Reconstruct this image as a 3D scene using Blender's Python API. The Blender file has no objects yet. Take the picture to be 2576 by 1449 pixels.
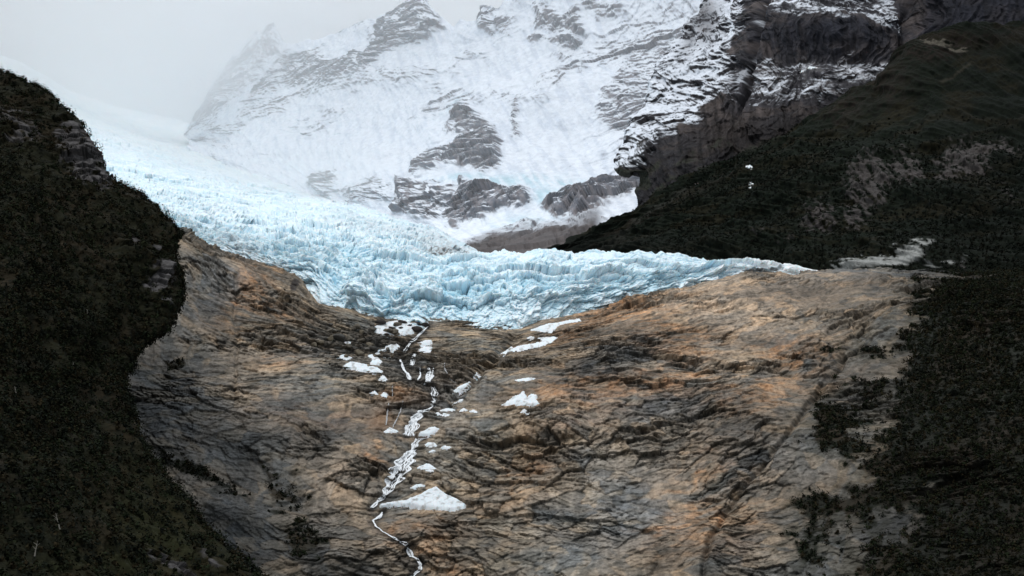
import bpy, math, random, time
import numpy as np
from concurrent.futures import ThreadPoolExecutor
T0 = time.time()
F32 = np.float32
C = bpy.context.scene.collection
sc = bpy.context.scene

# ------------------------------------------------------------------ camera
FW, FH = 2576.0, 1449.0                      # drafting frame in which the survey points below were noted
HFOV, PITCH, CAMZ = math.radians(42), math.radians(13), 3.0
FOC = FW / 2 / math.tan(HFOV / 2)
cam = bpy.data.cameras.new('camera'); cam.angle = HFOV
cam.clip_start = 1.0; cam.clip_end = 90000
co = bpy.data.objects.new('camera', cam); C.objects.link(co)
co.location = (0, 0, CAMZ); co.rotation_euler = (math.pi / 2 + PITCH, 0, 0)
sc.camera = co

# ------------------------------------------------------------------ sky, sun, exposure
SUN_EL, SUN_ROT = math.radians(58), math.radians(205)
w = bpy.data.worlds.new('World'); sc.world = w; w.use_nodes = True
nt = w.node_tree; nt.nodes.clear()
def N(nt, typ, **kw):
    n = nt.nodes.new(typ)
    for k, v in kw.items(): setattr(n, k, v)
    return n
sky = N(nt, 'ShaderNodeTexSky', sky_type='NISHITA'); sky.sun_disc = False
sky.sun_elevation = SUN_EL; sky.sun_rotation = SUN_ROT
tc = N(nt, 'ShaderNodeTexCoord')
cn = N(nt, 'ShaderNodeTexNoise'); cn.inputs['Scale'].default_value = 2.2; cn.inputs['Detail'].default_value = 4
cr = N(nt, 'ShaderNodeValToRGB')
cr.color_ramp.elements[0].position = 0.3; cr.color_ramp.elements[0].color = (6.3, 7.0, 7.7, 1)
cr.color_ramp.elements[1].position = 0.7; cr.color_ramp.elements[1].color = (8.8, 9.3, 9.9, 1)
mx = N(nt, 'ShaderNodeMix', data_type='RGBA'); mx.inputs[0].default_value = 0.93
bg = N(nt, 'ShaderNodeBackground'); bg.inputs['Strength'].default_value = 0.115
wo = N(nt, 'ShaderNodeOutputWorld')
nt.links.new(tc.outputs['Generated'], cn.inputs['Vector']); nt.links.new(cn.outputs['Fac'], cr.inputs['Fac'])
nt.links.new(sky.outputs['Color'], mx.inputs[6]); nt.links.new(cr.outputs['Color'], mx.inputs[7])
nt.links.new(mx.outputs[2], bg.inputs['Color']); nt.links.new(bg.outputs[0], wo.inputs['Surface'])
sl = bpy.data.lights.new('sun', 'SUN'); sl.energy = 1.5; sl.angle = math.radians(14); sl.color = (1, .98, .96)
so = bpy.data.objects.new('sun', sl); C.objects.link(so)
# sun stands high behind the left shoulder of the camera, veiled by cloud
so.rotation_euler = (math.radians(90) - SUN_EL, 0, math.radians(-35))
sc.view_settings.view_transform = 'Standard'; sc.view_settings.look = 'None'
sc.view_settings.exposure = -0.06; sc.view_settings.gamma = 1
sc.cycles.use_denoising = True
sc.cycles.max_bounces = 10; sc.cycles.diffuse_bounces = 3; sc.cycles.volume_bounces = 8
sc.cycles.transparent_max_bounces = 8

# ------------------------------------------------------------------ maths
POOL = ThreadPoolExecutor(4)
def par(f, *arrs):
    sh = arrs[0].shape; fl = [np.ascontiguousarray(a, F32).ravel() for a in arrs]; n = fl[0].size
    ks = list(range(0, n, max(1, min(65536, n)))) + [n]
    res = list(POOL.map(lambda i: f(*[a[ks[i]:ks[i+1]] for a in fl]), range(len(ks) - 1)))
    if isinstance(res[0], tuple): return tuple(np.concatenate([r[i] for r in res]).reshape(sh) for i in range(len(res[0])))
    return np.concatenate(res).reshape(sh)
_rng = np.random.RandomState(11)
_ang = _rng.rand(4096) * 2 * math.pi
GX, GY = np.cos(_ang).astype(F32), np.sin(_ang).astype(F32)
RND = [_rng.rand(4096).astype(F32) for _ in range(5)]
def hsh(ix, iy, seed):
    h = ix.astype(np.uint32) * np.uint32(374761393) + iy.astype(np.uint32) * np.uint32(668265263) + np.uint32((seed * 2246822519) & 0xffffffff)
    h = (h ^ (h >> np.uint32(13))) * np.uint32(1274126177)
    return ((h ^ (h >> np.uint32(16))) & np.uint32(4095)).astype(np.int32)
def perl(x, y, seed):
    fx = np.floor(x); fy = np.floor(y); ix = fx.astype(np.int32); iy = fy.astype(np.int32)
    x = x - fx; y = y - fy
    u = x * x * x * (x * (x * 6 - 15) + 10); v = y * y * y * (y * (y * 6 - 15) + 10)
    a = hsh(ix, iy, seed); b = hsh(ix + 1, iy, seed); c = hsh(ix, iy + 1, seed); d = hsh(ix + 1, iy + 1, seed)
    na = GX[a] * x + GY[a] * y; nb = GX[b] * (x - 1) + GY[b] * y
    nc = GX[c] * x + GY[c] * (y - 1); nd = GX[d] * (x - 1) + GY[d] * (y - 1)
    t = na + u * (nb - na); s = nc + u * (nd - nc)
    return (t + v * (s - t)) * F32(1.5)
def fbm(x, y, octv=5, seed=1, gain=.5):
    def f(x, y):
        r = 0; a = 1.0
        for o in range(octv):
            r = r + F32(a) * perl(x * F32(2.03**o), y * F32(2.03**o), seed + o * 7); a *= gain
        return r
    return par(f, x, y)
def ridged(x, y, octv=5, seed=1, gain=.5):
    def f(x, y):
        r = 0; a = 1.0
        for o in range(octv):
            n = 1 - np.abs(perl(x * F32(2.07**o), y * F32(2.07**o), seed + o * 7)) * F32(1.6)
            r = r + F32(a) * n * n; a *= gain
        return r
    return par(f, x, y)
def worley(x, y, seed=1, jit=.9):
    """nearest-cell data: F1, F2-F1, two random numbers and the offset from the cell point"""
    def f(x, y):
        fx = np.floor(x); fy = np.floor(y); ix = fx.astype(np.int32); iy = fy.astype(np.int32); x = x - fx; y = y - fy
        d1 = np.full(x.shape, 9, F32); d2 = d1.copy(); hid = np.zeros(x.shape, np.int32); dx1 = np.zeros(x.shape, F32); dy1 = dx1.copy()
        for i in (-1, 0, 1):
            for j in (-1, 0, 1):
                h = hsh(ix + i, iy + j, seed)
                dx = x - (i + .5 + (RND[0][h] - .5) * jit); dy = y - (j + .5 + (RND[1][h] - .5) * jit)
                d = dx * dx + dy * dy; m = d < d1
                d2 = np.where(m, d1, np.minimum(d2, d)); d1 = np.where(m, d, d1)
                hid = np.where(m, h, hid); dx1 = np.where(m, dx, dx1); dy1 = np.where(m, dy, dy1)
        d1 = np.sqrt(d1)
        return d1, np.sqrt(d2) - d1, RND[2][hid], RND[3][hid], RND[4][hid], dx1, dy1
    return par(f, x, y)
def blocks(S, T, size, asp=1.6, rot=0., seed=1, tilt=1., warp=.35, lean=1.):
    """faceted blocks: returns height (about -1..1), gap (0 at a joint, 1 inside), random id"""
    c, s = math.cos(rot), math.sin(rot)
    x = (S * c + T * s) / (size * asp); y = (-S * s + T * c) / size
    wx = fbm(x * .7, y * .7, 3, seed + 90); wy = fbm(x * .7 + 31, y * .7, 3, seed + 91)
    f1, gap, r1, r2, r3, dx, dy = worley(x + wx * warp, y + wy * warp, seed)
    h = (r1 - .5) * 1.0 + tilt * ((r2 - .5) * dx * 1.4 - (r3 + .25) * dy * 2.2 * lean)
    return h.astype(F32), np.clip(gap * 4, 0, 1), r2
def ss(a, b, x):
    t = np.clip((x - a) / (b - a), 0, 1); return t * t * (3 - 2 * t)
def lin(*c):
    c = np.array(c, float) / 255.0
    return np.where(c <= .04045, c / 12.92, ((c + .055) / 1.055) ** 2.4).astype(F32)
def seg_dist(x, y, pts):
    d = np.full(x.shape, 1e9, F32)
    for (x0, y0), (x1, y1) in zip(pts[:-1], pts[1:]):
        ex, ey = x1 - x0, y1 - y0; L = ex * ex + ey * ey + 1e-9
        t = np.clip(((x - x0) * ex + (y - y0) * ey) / L, 0, 1)
        d = np.minimum(d, np.hypot(x - x0 - ex * t, y - y0 - ey * t))
    return d
def poly_sd(x, y, pts):
    """signed distance, positive inside"""
    d = seg_dist(x, y, list(pts) + [pts[0]]); ins = np.zeros(x.shape, bool)
    for (x0, y0), (x1, y1) in zip(pts, list(pts[1:]) + [pts[0]]):
        if y0 == y1: continue
        c = ((y0 > y) != (y1 > y)) & (x < (x1 - x0) * (y - y0) / (y1 - y0) + x0); ins ^= c
    return np.where(ins, d, -d)
def blobs(x, y, L):
    m = np.zeros(x.shape, F32)
    for b in L:
        cx, cy, rx, ry = b[:4]; a = math.radians(b[4] if len(b) > 4 else 0); wt = b[5] if len(b) > 5 else 1
        c, s = math.cos(a), math.sin(a); dx, dy = x - cx, y - cy
        q = ((dx * c + dy * s) / rx) ** 2 + ((-dx * s + dy * c) / ry) ** 2
        m = np.maximum(m, wt * np.exp(-q * .9))
    return m
def P(x, y, d):
    x = np.asarray(x, float); y = np.asarray(y, float); d = np.asarray(d, float)
    cx = (x - FW / 2) / FOC; cy = (FH / 2 - y) / FOC
    Y = math.cos(PITCH) - cy * math.sin(PITCH); Z = math.sin(PITCH) + cy * math.cos(PITCH)
    k = d / Y
    return np.stack([cx * k, d, Z * k + CAMZ], -1)
def proj(p):
    X, Y, Z = p[..., 0], p[..., 1], p[..., 2] - CAMZ
    dep = Y * math.cos(PITCH) + Z * math.sin(PITCH); up = -Y * math.sin(PITCH) + Z * math.cos(PITCH)
    return FW / 2 + FOC * X / dep, FH / 2 - FOC * up / dep
def pchip(t, V, q):
    h = np.diff(t); sh = (-1,) + (1,) * (V.ndim - 1); hh = h.reshape(sh)
    dl = np.diff(V, axis=0) / hh; m = np.zeros_like(V)
    a, b = dl[:-1], dl[1:]; same = (a * b) > 0
    w1 = (2 * h[1:] + h[:-1]).reshape(sh); w2 = (h[1:] + 2 * h[:-1]).reshape(sh)
    with np.errstate(divide='ignore', invalid='ignore'):
        hm = (w1 + w2) / (w1 / a + w2 / b)
    m[1:-1] = np.where(same, hm, 0); m[0] = dl[0]; m[-1] = dl[-1]
    i = np.clip(np.searchsorted(t, q) - 1, 0, len(t) - 2); s = ((q - t[i]) / h[i]).reshape(sh); H = h[i].reshape(sh)
    return ((2*s**3 - 3*s**2 + 1) * V[i] + (s**3 - 2*s**2 + s) * H * m[i] + (-2*s**3 + 3*s**2) * V[i+1] + (s**3 - s**2) * H * m[i+1])
def back(row, dY, dZ, dX=0):
    """a row of points behind a crest: real ground falling away on the far side"""
    p = P(*np.array(row, float).T); p = p + np.array([dX, dY, dZ]); x, y = proj(p)
    return [(float(a), float(b), float(c)) for a, b, c in zip(x, y, p[:, 1])]
class Sheet:
    def __init__(s, rows, nu, seg, mode='x'):
        R = []
        for r in rows:
            r = np.array(r, float)
            k = r[:, 0] if mode == 'x' else np.r_[0, np.cumsum(np.hypot(*np.diff(r[:, :2], axis=0).T))]
            u = np.linspace(k[0], k[-1], nu)
            R.append(P(np.interp(u, k, r[:, 0]), np.interp(u, k, r[:, 1]), np.interp(u, k, r[:, 2])))
        R = np.array(R)
        t = np.r_[0, np.cumsum(np.linalg.norm(np.diff(R, axis=0), axis=2).mean(1))]
        q = np.concatenate([np.linspace(t[i], t[i+1], n, endpoint=False) for i, n in enumerate(seg)] + [[t[-1]]])
        s.p = pchip(t, R, q); s.sh = s.p.shape[:2]
        s.base = s.p.copy()
        s.fx, s.fy = [a.astype(F32) for a in proj(s.p)]
        s.n = s.normals()
        du = np.linalg.norm(np.diff(s.p, axis=1), axis=2).mean(0); dv = np.linalg.norm(np.diff(s.p, axis=0), axis=2).mean(1)
        s.X = s.p[..., 0].astype(F32)
        s.S = np.broadcast_to(np.r_[0, np.cumsum(du)], s.sh).astype(F32); s.T = np.broadcast_to(np.r_[0, np.cumsum(dv)][:, None], s.sh).astype(F32)
    def normals(s):
        gu = np.gradient(s.p, axis=1); gv = np.gradient(s.p, axis=0); n = np.cross(gu, gv)
        n /= np.linalg.norm(n, axis=2, keepdims=True) + 1e-9
        if np.sum(n[..., 1] * s.p[..., 1] + n[..., 0] * s.p[..., 0] - n[..., 2] * s.p[..., 2]) > 0: n = -n; s.flip = True
        else: s.flip = False
        return n
    def push(s, h, zk=1.0):
        """relief: mostly out of the face rather than upwards, as weathering cuts it"""
        n = s.n * np.array([1, 1, zk]); n /= np.linalg.norm(n, axis=2, keepdims=True); s.p = s.p + n * h[..., None]
    def mesh(s, name, col, mat, **props):
        nv, nu = s.sh; me = bpy.data.meshes.new(name)
        idx = np.arange(nv * nu, dtype=np.int32).reshape(nv, nu)
        q = [idx[:-1, :-1], idx[:-1, 1:], idx[1:, 1:], idx[1:, :-1]]
        if s.flip: q = q[::-1]
        q = np.stack(q, -1).reshape(-1)
        raw_mesh(me, s.p.reshape(-1, 3), q, 4, col)
        o = bpy.data.objects.new(name, me); C.objects.link(o); me.materials.append(mat)
        for k, v in props.items(): o[k] = v
        s.col = col; return o
    def raster(s, r0=0, r1=None):
        """world position of the built surface, looked up by drafting coordinates (for seating things on it)"""
        st = 2.0; W, H = int(FW / st) + 40, int(FH / st) + 60
        p = s.p[r0:r1].reshape(-1, 3); fx, fy = proj(s.base[r0:r1].reshape(-1, 3))
        i = np.round(fx / st + 20).astype(int); j = np.round(fy / st + 20).astype(int)
        ok = (i >= 0) & (i < W) & (j >= 0) & (j < H); k = (j * W + i)[ok]
        cnt = np.bincount(k, minlength=W * H).reshape(H, W).astype(float)
        A = np.stack([np.bincount(k, p[ok, c], minlength=W * H).reshape(H, W) for c in range(3)], -1)
        for it in range(40):
            m = cnt == 0
            if not m.any(): break
            c2 = sum(np.roll(cnt, sft, ax) for ax in (0, 1) for sft in (1, -1)); A2 = sum(np.roll(A, sft, ax) for ax in (0, 1) for sft in (1, -1))
            A = np.where(m[..., None], A2, A); cnt = np.where(m, c2, cnt)
        A = A / np.maximum(cnt, 1)[..., None]
        def look(x, y):
            x = np.clip(np.asarray(x, float) / st + 20, 0, W - 2); y = np.clip(np.asarray(y, float) / st + 20, 0, H - 2)
            i = x.astype(int); j = y.astype(int); a = (x - i)[..., None]; b = (y - j)[..., None]
            return (A[j, i] * (1-a) + A[j, i+1] * a) * (1-b) + (A[j+1, i] * (1-a) + A[j+1, i+1] * a) * b
        return look
def raw_mesh(me, v, q, k, col=None, smooth=True):
    nq = len(q) // k
    me.vertices.add(len(v)); me.vertices.foreach_set('co', np.ascontiguousarray(v, F32).ravel())
    me.loops.add(len(q)); me.loops.foreach_set('vertex_index', np.ascontiguousarray(q, np.int32))
    me.polygons.add(nq); me.polygons.foreach_set('loop_start', np.arange(0, nq * k, k, dtype=np.int32))
    if smooth: me.polygons.foreach_set('use_smooth', np.ones(nq, bool))
    me.update(calc_edges=True)
    if col is not None:
        at = me.color_attributes.new('tint', 'FLOAT_COLOR', 'POINT')
        c = np.ones((len(v), 4), F32); c[:, :3] = col.reshape(-1, 3); at.data.foreach_set('color', c.ravel())
def mixc(a, b, m): return a + (b - a) * m[..., None]

# ------------------------------------------------------------------ materials
def mat_tint(name, rough=.85, bump=.3, scale=.5, var=.25, spec=.3, detail=6, dist=1.0, colour=None):
    m = bpy.data.materials.new(name); m.use_nodes = True; t = m.node_tree; b = t.nodes['Principled BSDF']
    b.inputs['Roughness'].default_value = rough; b.inputs['Specular IOR Level'].default_value = spec
    g = N(t, 'ShaderNodeNewGeometry'); n = N(t, 'ShaderNodeTexNoise'); n.inputs['Scale'].default_value = scale; n.inputs['Detail'].default_value = detail
    n.inputs['Roughness'].default_value = .65
    t.links.new(g.outputs['Position'], n.inputs['Vector'])
    mr = N(t, 'ShaderNodeMapRange'); mr.inputs['From Min'].default_value = .3; mr.inputs['From Max'].default_value = .7
    mr.inputs['To Min'].default_value = 1 - var; mr.inputs['To Max'].default_value = 1 + var
    t.links.new(n.outputs['Fac'], mr.inputs['Value'])
    if colour is None:
        a = N(t, 'ShaderNodeAttribute', attribute_name='tint'); src = a.outputs['Color']
    else:
        a = N(t, 'ShaderNodeRGB'); a.outputs[0].default_value = (*colour, 1); src = a.outputs[0]
    vm = N(t, 'ShaderNodeVectorMath', operation='SCALE'); t.links.new(src, vm.inputs[0]); t.links.new(mr.outputs[0], vm.inputs['Scale'])
    t.links.new(vm.outputs[0], b.inputs['Base Color'])
    if bump:
        bp = N(t, 'ShaderNodeBump'); bp.inputs['Strength'].default_value = bump; bp.inputs['Distance'].default_value = dist
        t.links.new(n.outputs['Fac'], bp.inputs['Height']); t.links.new(bp.outputs[0], b.inputs['Normal'])
    return m
M_rock = mat_tint('bedrock', .8, .7, .45, .28, .25, 7, 1.6)
M_far = mat_tint('snowy_rock', .85, .5, .06, .12, .2, 7, 6.0)
M_hill = mat_tint('hillside', .95, .5, .3, .35, .1, 7, 1.5)
M_ice = mat_tint('glacier_ice', .6, .3, .35, .06, .35, 6, 1.2)
M_snow = mat_tint('old_snow', .8, .15, .5, .06, .2, 5, .8)
M_leaf = mat_tint('foliage', .9, 0, .05, .3, .05, 3)
M_stone = mat_tint('boulder_stone', .85, .7, .6, .3, .2, 6, 1.0)
for m_, sc_ss in ((M_ice, 2.5), (M_snow, 1.0)):            # light soaks into ice and old snow
    b_ = m_.node_tree.nodes['Principled BSDF']; b_.inputs['Subsurface Weight'].default_value = .6
    b_.inputs['Subsurface Radius'].default_value = (.6, .9, 1.0); b_.inputs['Subsurface Scale'].default_value = sc_ss
M_foam = mat_tint('white_water', .6, .1, .8, .12, .3, 5, .3)
M_bark = mat_tint('bleached_wood', .9, .3, 2.0, .2, .1, 4)

# ================================================================== snow patch outlines (drafting coordinates)
def tile(L, ox, oy, k): return [(ox + a * k, oy + b * k) for a, b in L]
A_ = lambda L: tile(L, 858.6, 966, 1/3.); B_ = lambda L: tile(L, 838.5, 754.7, .2893); D_ = lambda L: tile(L, 858.6, 483, 1/3.)
PATCHES = [
 (A_([(295,905),(330,895),(390,882),(480,875),(510,868),(600,830),(660,795),(710,768),(740,800),(800,835),(870,870),(940,915),(930,935),(820,957),(700,938),(560,922),(400,908),(310,932)]), 5., 'large triangular snowfield on the ledge at the foot of the waterfall'),
 (A_([(592,350),(650,315),(700,306),(724,320),(690,350),(640,370),(600,370)]), 3.5, 'thick oval snow pillow right beside the middle of the waterfall'),
 (A_([(606,442),(650,420),(690,424),(712,446),(660,454)]), 2.2, 'low snow mound just below the thick oval snow pillow'),
 (A_([(745,470),(770,453),(828,470),(790,480)]), 2., 'small flat snow patch to the right of the low snow mound below the oval pillow'),
 (A_([(583,626),(640,590),(662,594),(707,631),(640,630)]), 2.4, 'peaked snow patch on a ledge above the large triangular snowfield'),
 (A_([(330,350),(370,323),(427,350),(380,359)]), 2., 'small snow cone left of the wide fan of the waterfall'),
 (A_([(533,778),(570,753),(630,755),(634,762),(592,764),(568,782)]), 1.5, 'tiny snow remnant directly above the left slope of the triangular snowfield'),
 (A_([(1213,150),(1260,125),(1300,100),(1340,90),(1375,66),(1402,112),(1435,88),(1475,95),(1470,130),(1492,158),(1440,167),(1380,158),(1300,152),(1250,157)]), 3., 'jagged star shaped snow patch alone on the reddish rock right of the waterfall'),
 (A_([(1353,212),(1380,188),(1414,214)]), 1.5, 'small snow scrap just below the jagged star shaped snow patch'),
 (A_([(795,103),(850,84),(902,88),(893,108),(860,98),(820,108)]), 1.5, 'thin curved snow patch at the lower end of the slanting snow strip'),
 (A_([(740,182),(800,148),(842,172),(790,184)]), 1.6, 'pointed snow patch right of the bend where the waterfall turns left'),
 (A_([(882,187),(915,168),(945,186)]), 1.5, 'little snow patch between two others in the row right of the waterfall bend'),
 (A_([(968,197),(990,184),(1018,201)]), 1.4, 'rightmost little snow patch in the row right of the waterfall bend'),
 (A_([(700,206),(722,199),(748,210),(720,216)]), 1.3, 'tiny snow scrap nearest the waterfall, under the pointed snow patch'),
 (A_([(745,217),(765,208),(805,218),(780,224)]), 1.3, 'tiny snow scrap under the pointed snow patch, the one farther from the water'),
 ([(1134,983),(1150,965),(1178,951),(1172,964),(1148,980)], 2., 'slanting narrow snow strip in the diagonal rock groove'),
 (A_([(660,500),(685,486),(702,494),(690,502)]), 1., 'snow fleck between the low mound and the peaked patch by the waterfall'),
 (A_([(640,652),(662,645),(690,653),(665,658)]), 1., 'thin snow sliver right under the peaked snow patch'),
 (B_([(40,497),(100,468),(158,500),(120,517)]), 2.2, 'dome shaped snow patch at the left end of the boulder field'),
 (B_([(78,597),(150,543),(200,555),(290,568),(292,590),(330,585),(380,590),(432,637),(350,647),(290,635),(200,622)]), 3., 'broad lumpy snow patch below the boulder field left of the waterfall'),
 (B_([(300,482),(340,468),(352,500),(385,495),(422,535),(400,558),(325,556),(345,520)]), 2.4, 'angular snow patch above the broad lumpy one'),
 (B_([(470,388),(540,360),(597,390),(560,407),(520,427),(450,417)]), 2.4, 'bright snow patch between the boulder snow and the top of the waterfall'),
 (B_([(365,465),(400,425),(450,415),(430,430),(390,460)]), 1.6, 'thin snow streak trailing left from the bright patch near the waterfall top'),
 (B_([(335,240),(400,212),(480,190),(560,180),(640,190),(735,232),(690,250),(700,288),(600,303),(500,312),(440,295),(380,283)]), 3., 'wide snow patch dotted with dark boulders under the ice front'),
 (B_([(445,482),(480,460),(498,480)]), 1.3, 'tiny snow patch left of the thin side stream'),
 (B_([(103,372),(140,348),(147,377)]), 1.4, 'small snow patch high in the boulder field at the left'),
 (B_([(750,412),(800,390),(852,400),(842,427),(780,425)]), 1.6, 'patchy snow on the rock just right of the second water drop'),
 (B_([(740,368),(800,350),(853,350),(857,375),(780,385)]), 1.6, 'patchy snow under the ice edge right of the highest water'),
 (B_([(393,692),(430,658),(472,690),(430,700)]), 1.8, 'small snow patch below the right end of the broad lumpy patch'),
 (B_([(323,817),(360,798),(384,818)]), 1.4, 'small snow patch left one of a pair on the brown ledge'),
 (B_([(418,827),(440,803),(472,820),(460,840)]), 1.6, 'rounded snow patch right one of a pair on the brown ledge'),
 (B_([(1213,637),(1240,616),(1270,625),(1240,642)]), 1.4, 'small snow patch at the head of the slanting groove right of the falls'),
 (D_([(1193,1203),(1290,1148),(1297,1165),(1222,1208)]), 1.8, 'narrow snow streak below the hanging ice tongue'),
 (D_([(1268,1187),(1330,1158),(1450,1148),(1530,1130),(1488,1102),(1600,1093),(1628,1098),(1590,1142),(1500,1167),(1400,1177),(1340,1192)]), 2.6, 'long hooked snow patch under the right part of the ice front'),
 (D_([(1435,1042),(1560,993),(1640,985),(1790,955),(1800,966),(1690,990),(1645,1003),(1580,1053),(1500,1047)]), 2.6, 'snow tongue spilling from the right edge of the ice front'),
 (D_([(1395,1108),(1425,1090),(1447,1094),(1440,1106)]), 1.2, 'snow fleck between the spilling snow tongue and the long hooked patch'),
 (D_([(1318,1437),(1400,1423),(1463,1432),(1400,1444)]), 1.4, 'thin level snow strip above the jagged star shaped patch'),
]
FALL = [  # (points with half width), one list per cascade step
 [(1078,820,4),(1068,830,4),(1050,845,5),(1032,860,5),(1019,876,5)],
 [(1047,882,6),(1041,898,6),(1037,915,7)],
 [(1082,917,7),(1079,940,8),(1073,955,8)],
 [(1058,920,4),(1060,935,5),(1053,949,4)],
 [(1009,896,2),(1012,910,2),(1018,922,3),(1027,934,4),(1033,948,5)],
 [(1082,958,4),(1087,972,6),(1086,990,6),(1083,1010,4)],
 [(1083,1010,3),(1075,1019,4),(1060,1028,8),(1048,1046,14),(1038,1066,17),(1029,1089,20)],
 [(1056,1092,8),(1049,1106,7),(1047,1120,8),(1035,1134,14),(1022,1155,24),(1008,1180,26),(994,1205,22),(980,1228,12),(968,1246,7),(952,1260,5),(938,1275,5)],
 [(967,1282,3),(962,1292,5),(955,1300,5),(939,1310,5)],
 [(939,1310,3),(945,1326,2),(962,1343,1.5),(989,1359,3),(1005,1367,4),(1019,1374,5),(1029,1388,6),(1036,1402,6),(1050,1408,4),(1058,1420,5),(1057,1436,5),(1040,1449,6),(1020,1480,7)],
]
RILLS = [
 ([(979,1015,1.2),(975,1040,1.2),(973,1068,1.8)], 'thin vertical trickle left of the fan shaped fall'),
 ([(1013,1012,1.),(1008,1035,1.2),(998,1055,1.4),(988,1075,1.6)], 'thin slanting trickle between the vertical one and the fan shaped fall'),
 ([(1119,905,1.5),(1117,918,2),(1122,932,3),(1128,945,1.5),(1145,952,1)], 'small side trickle right of the upper falls below the ice'),
 ([(988,968,1.),(987,982,1.2),(988,997,1.)], 'short faint trickle above the brown ledge'),
]
DARKWET = [[(a, b) for a, b, c in f] for f in FALL]

# ================================================================== bare rock slope below the glacier
top = [(-100,500,1350),(250,540,1350),(460,588,1340),(620,655,1320),(745,704,1300),(800,768,1280),(940,790,1275),(1090,800,1275),(1310,815,1280),(1400,796,1290),(1500,775,1300),(1620,745,1370),(1750,720,1430),(1870,692,1500),(2080,692,1560),(2160,686,1530),(2250,678,1490),(2340,676,1420),(2480,692,1250),(2800,640,1050)]
rk = [
 [(-300,1560,690),(450,1560,690),(900,1560,715),(1080,1560,725),(1300,1560,725),(1680,1560,712),(2080,1560,675),(2400,1560,600),(2800,1560,520)],
 [(-250,1420,735),(450,1420,740),(900,1420,765),(1080,1420,775),(1300,1420,772),(1680,1420,760),(2080,1420,725),(2400,1420,655),(2800,1420,560)],
 [(-200,1290,790),(450,1290,795),(900,1290,815),(1080,1290,838),(1300,1290,828),(1680,1290,812),(2080,1290,778),(2400,1290,710),(2800,1290,600)],
 [(-200,1100,905),(430,1100,905),(900,1100,930),(1060,1100,950),(1300,1100,935),(1680,1100,915),(2080,1100,880),(2400,1100,790),(2800,1100,670)],
 [(-150,930,1030),(430,930,1030),(640,930,1045),(850,930,1090),(1080,930,1110),(1300,930,1085),(1680,930,1060),(2080,930,1040),(2400,930,930),(2800,930,770)],
 [(-100,700,1200),(250,720,1195),(440,740,1180),(600,785,1160),(740,800,1170),(900,850,1185),(1080,872,1190),(1300,872,1190),(1480,840,1170),(1680,810,1200),(1880,790,1240),(2080,790,1260),(2250,770,1220),(2400,760,1120),(2550,760,1000),(2800,760,880)],
 top, back(top, 90, 4), back(top, 400, -90)]
rk = [[(x, y, d if d > 1250 else 1250 - (1250 - d) * .62) for x, y, d in r] for r in rk]
for r in rk: r.append((3400, r[-1][1] - 40, r[-1][2] * .84))
J = Sheet(rk, 1600, [60, 90, 110, 120, 110, 130, 20, 12])
NVIS = sum([60, 90, 110, 120, 110, 130])
S, T, fx, fy = J.X, J.T, J.fx, J.fy
print('slope pitch', np.degrees(np.arctan2(np.diff(J.base[:600:60,650,2]),np.diff(J.base[:600:60,650,1]))).round())
wS = fbm(S/160, T/160, 4, 3); wT = fbm(S/160+9, T/160, 4, 4)
w2 = fbm(S/40, T/40, 4, 5); w3 = fbm(S/40 + 20, T/40, 4, 6)
# folded bedding: ledges run level on the left, tilt up to the right on the right side
fS = -.0011 * S * S + 14 * fbm(S/220, T/220, 2, 2)
bed = T + fS + wT * 34 + w2 * 4 + fbm(S/14, T/14, 3, 7) * 1.2
led = bed / 11.0; fl = led - np.floor(led)
ledge = (ss(0, .2, fl) - fl) * 2.0 * ss(.05, .8, fbm(S/70, T/35, 4, 8))
led2 = (bed * 1.0 + w3 * 4) / 4.1; f2 = led2 - np.floor(led2)
ledge2 = (ss(0, .25, f2) - f2) * .8 * ss(0, .6, fbm(S/30, T/16, 4, 9))
b1, g1, i1 = blocks(S + wS*20, bed, 34, 1.9, -.15, 21, 1.0, .3)
def multi(size, asp, seed, tilt, warp, lean=1.):
    """three joint sets, each ruling its own stretches of the face"""
    m1 = ss(-.06, .06, fbm(S/85, T/60, 3, seed + 5)); m2 = ss(-.06, .06, fbm(S/70 + 9, T/55, 3, seed + 6))
    out = None
    for rot, ww, k in ((.05, m1, 0), (.62, (1 - m1) * m2, 1), (-.55, (1 - m1) * (1 - m2), 2)):
        r = blocks(S + k * 37, T + fS * .6 + wT * 12, size * (1, 1.15, .9)[k], asp, rot, seed + k, tilt, warp, lean)
        out = [a * ww for a in r] if out is None else [o + a * ww for o, a in zip(out, r)]
    return out
b2, g2, i2 = multi(12, 1.7, 22, 1.3, .22)
b3, g3, i3 = multi(5.2, 1.5, 32, 1.5, .2)
b4, g4, i4 = blocks(S, T, 2.5, 1.3, .3, 24, 1.5, .2)
rough = ss(-.2, .6, fbm(S/90+5, T/70, 3, 31))                     # some parts broken, some ice-polished
smooth_zone = blobs(fx, fy, [(1950,740,260,50,0,1),(2250,800,90,40,0,.6),(2180,670,160,25,-8,.9),(1300,1240,60,30),(560,1100,160,130,20,.8),(620,1390,240,90,10,.9),(980,1310,90,40,0,.7),(1560,1290,120,90,0,.5),(2080,1300,120,40,-40,.6),(700,1000,130,60,0,.6)])
rough = np.clip(rough * (1 - smooth_zone) + .12 + blobs(fx, fy, [(900,860,170,55,5,1),(1560,890,110,40),(1900,1150,80,60),(1200,1180,220,120,0,.7),(1740,1000,120,50,0,.8),(1100,1400,180,60,0,.5),(640,600,120,60,30,.5)]), 0, 1.25)
wsd = np.full(J.sh, 1e9, F32)
for f in DARKWET: wsd = np.minimum(wsd, seg_dist(fx, fy, f))
hz = (wS * 7 + ridged(S/70, T/110, 3, 40) * 1.6 + w2 * 3.0) + rough * (b1 * 2.8 + b2 * 1.9) + (.22 + rough * .72) * (b3 * .95 + b4 * .5) + ledge * (.5 + .7*rough) + ledge2 * (.45 + .5*rough)
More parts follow.
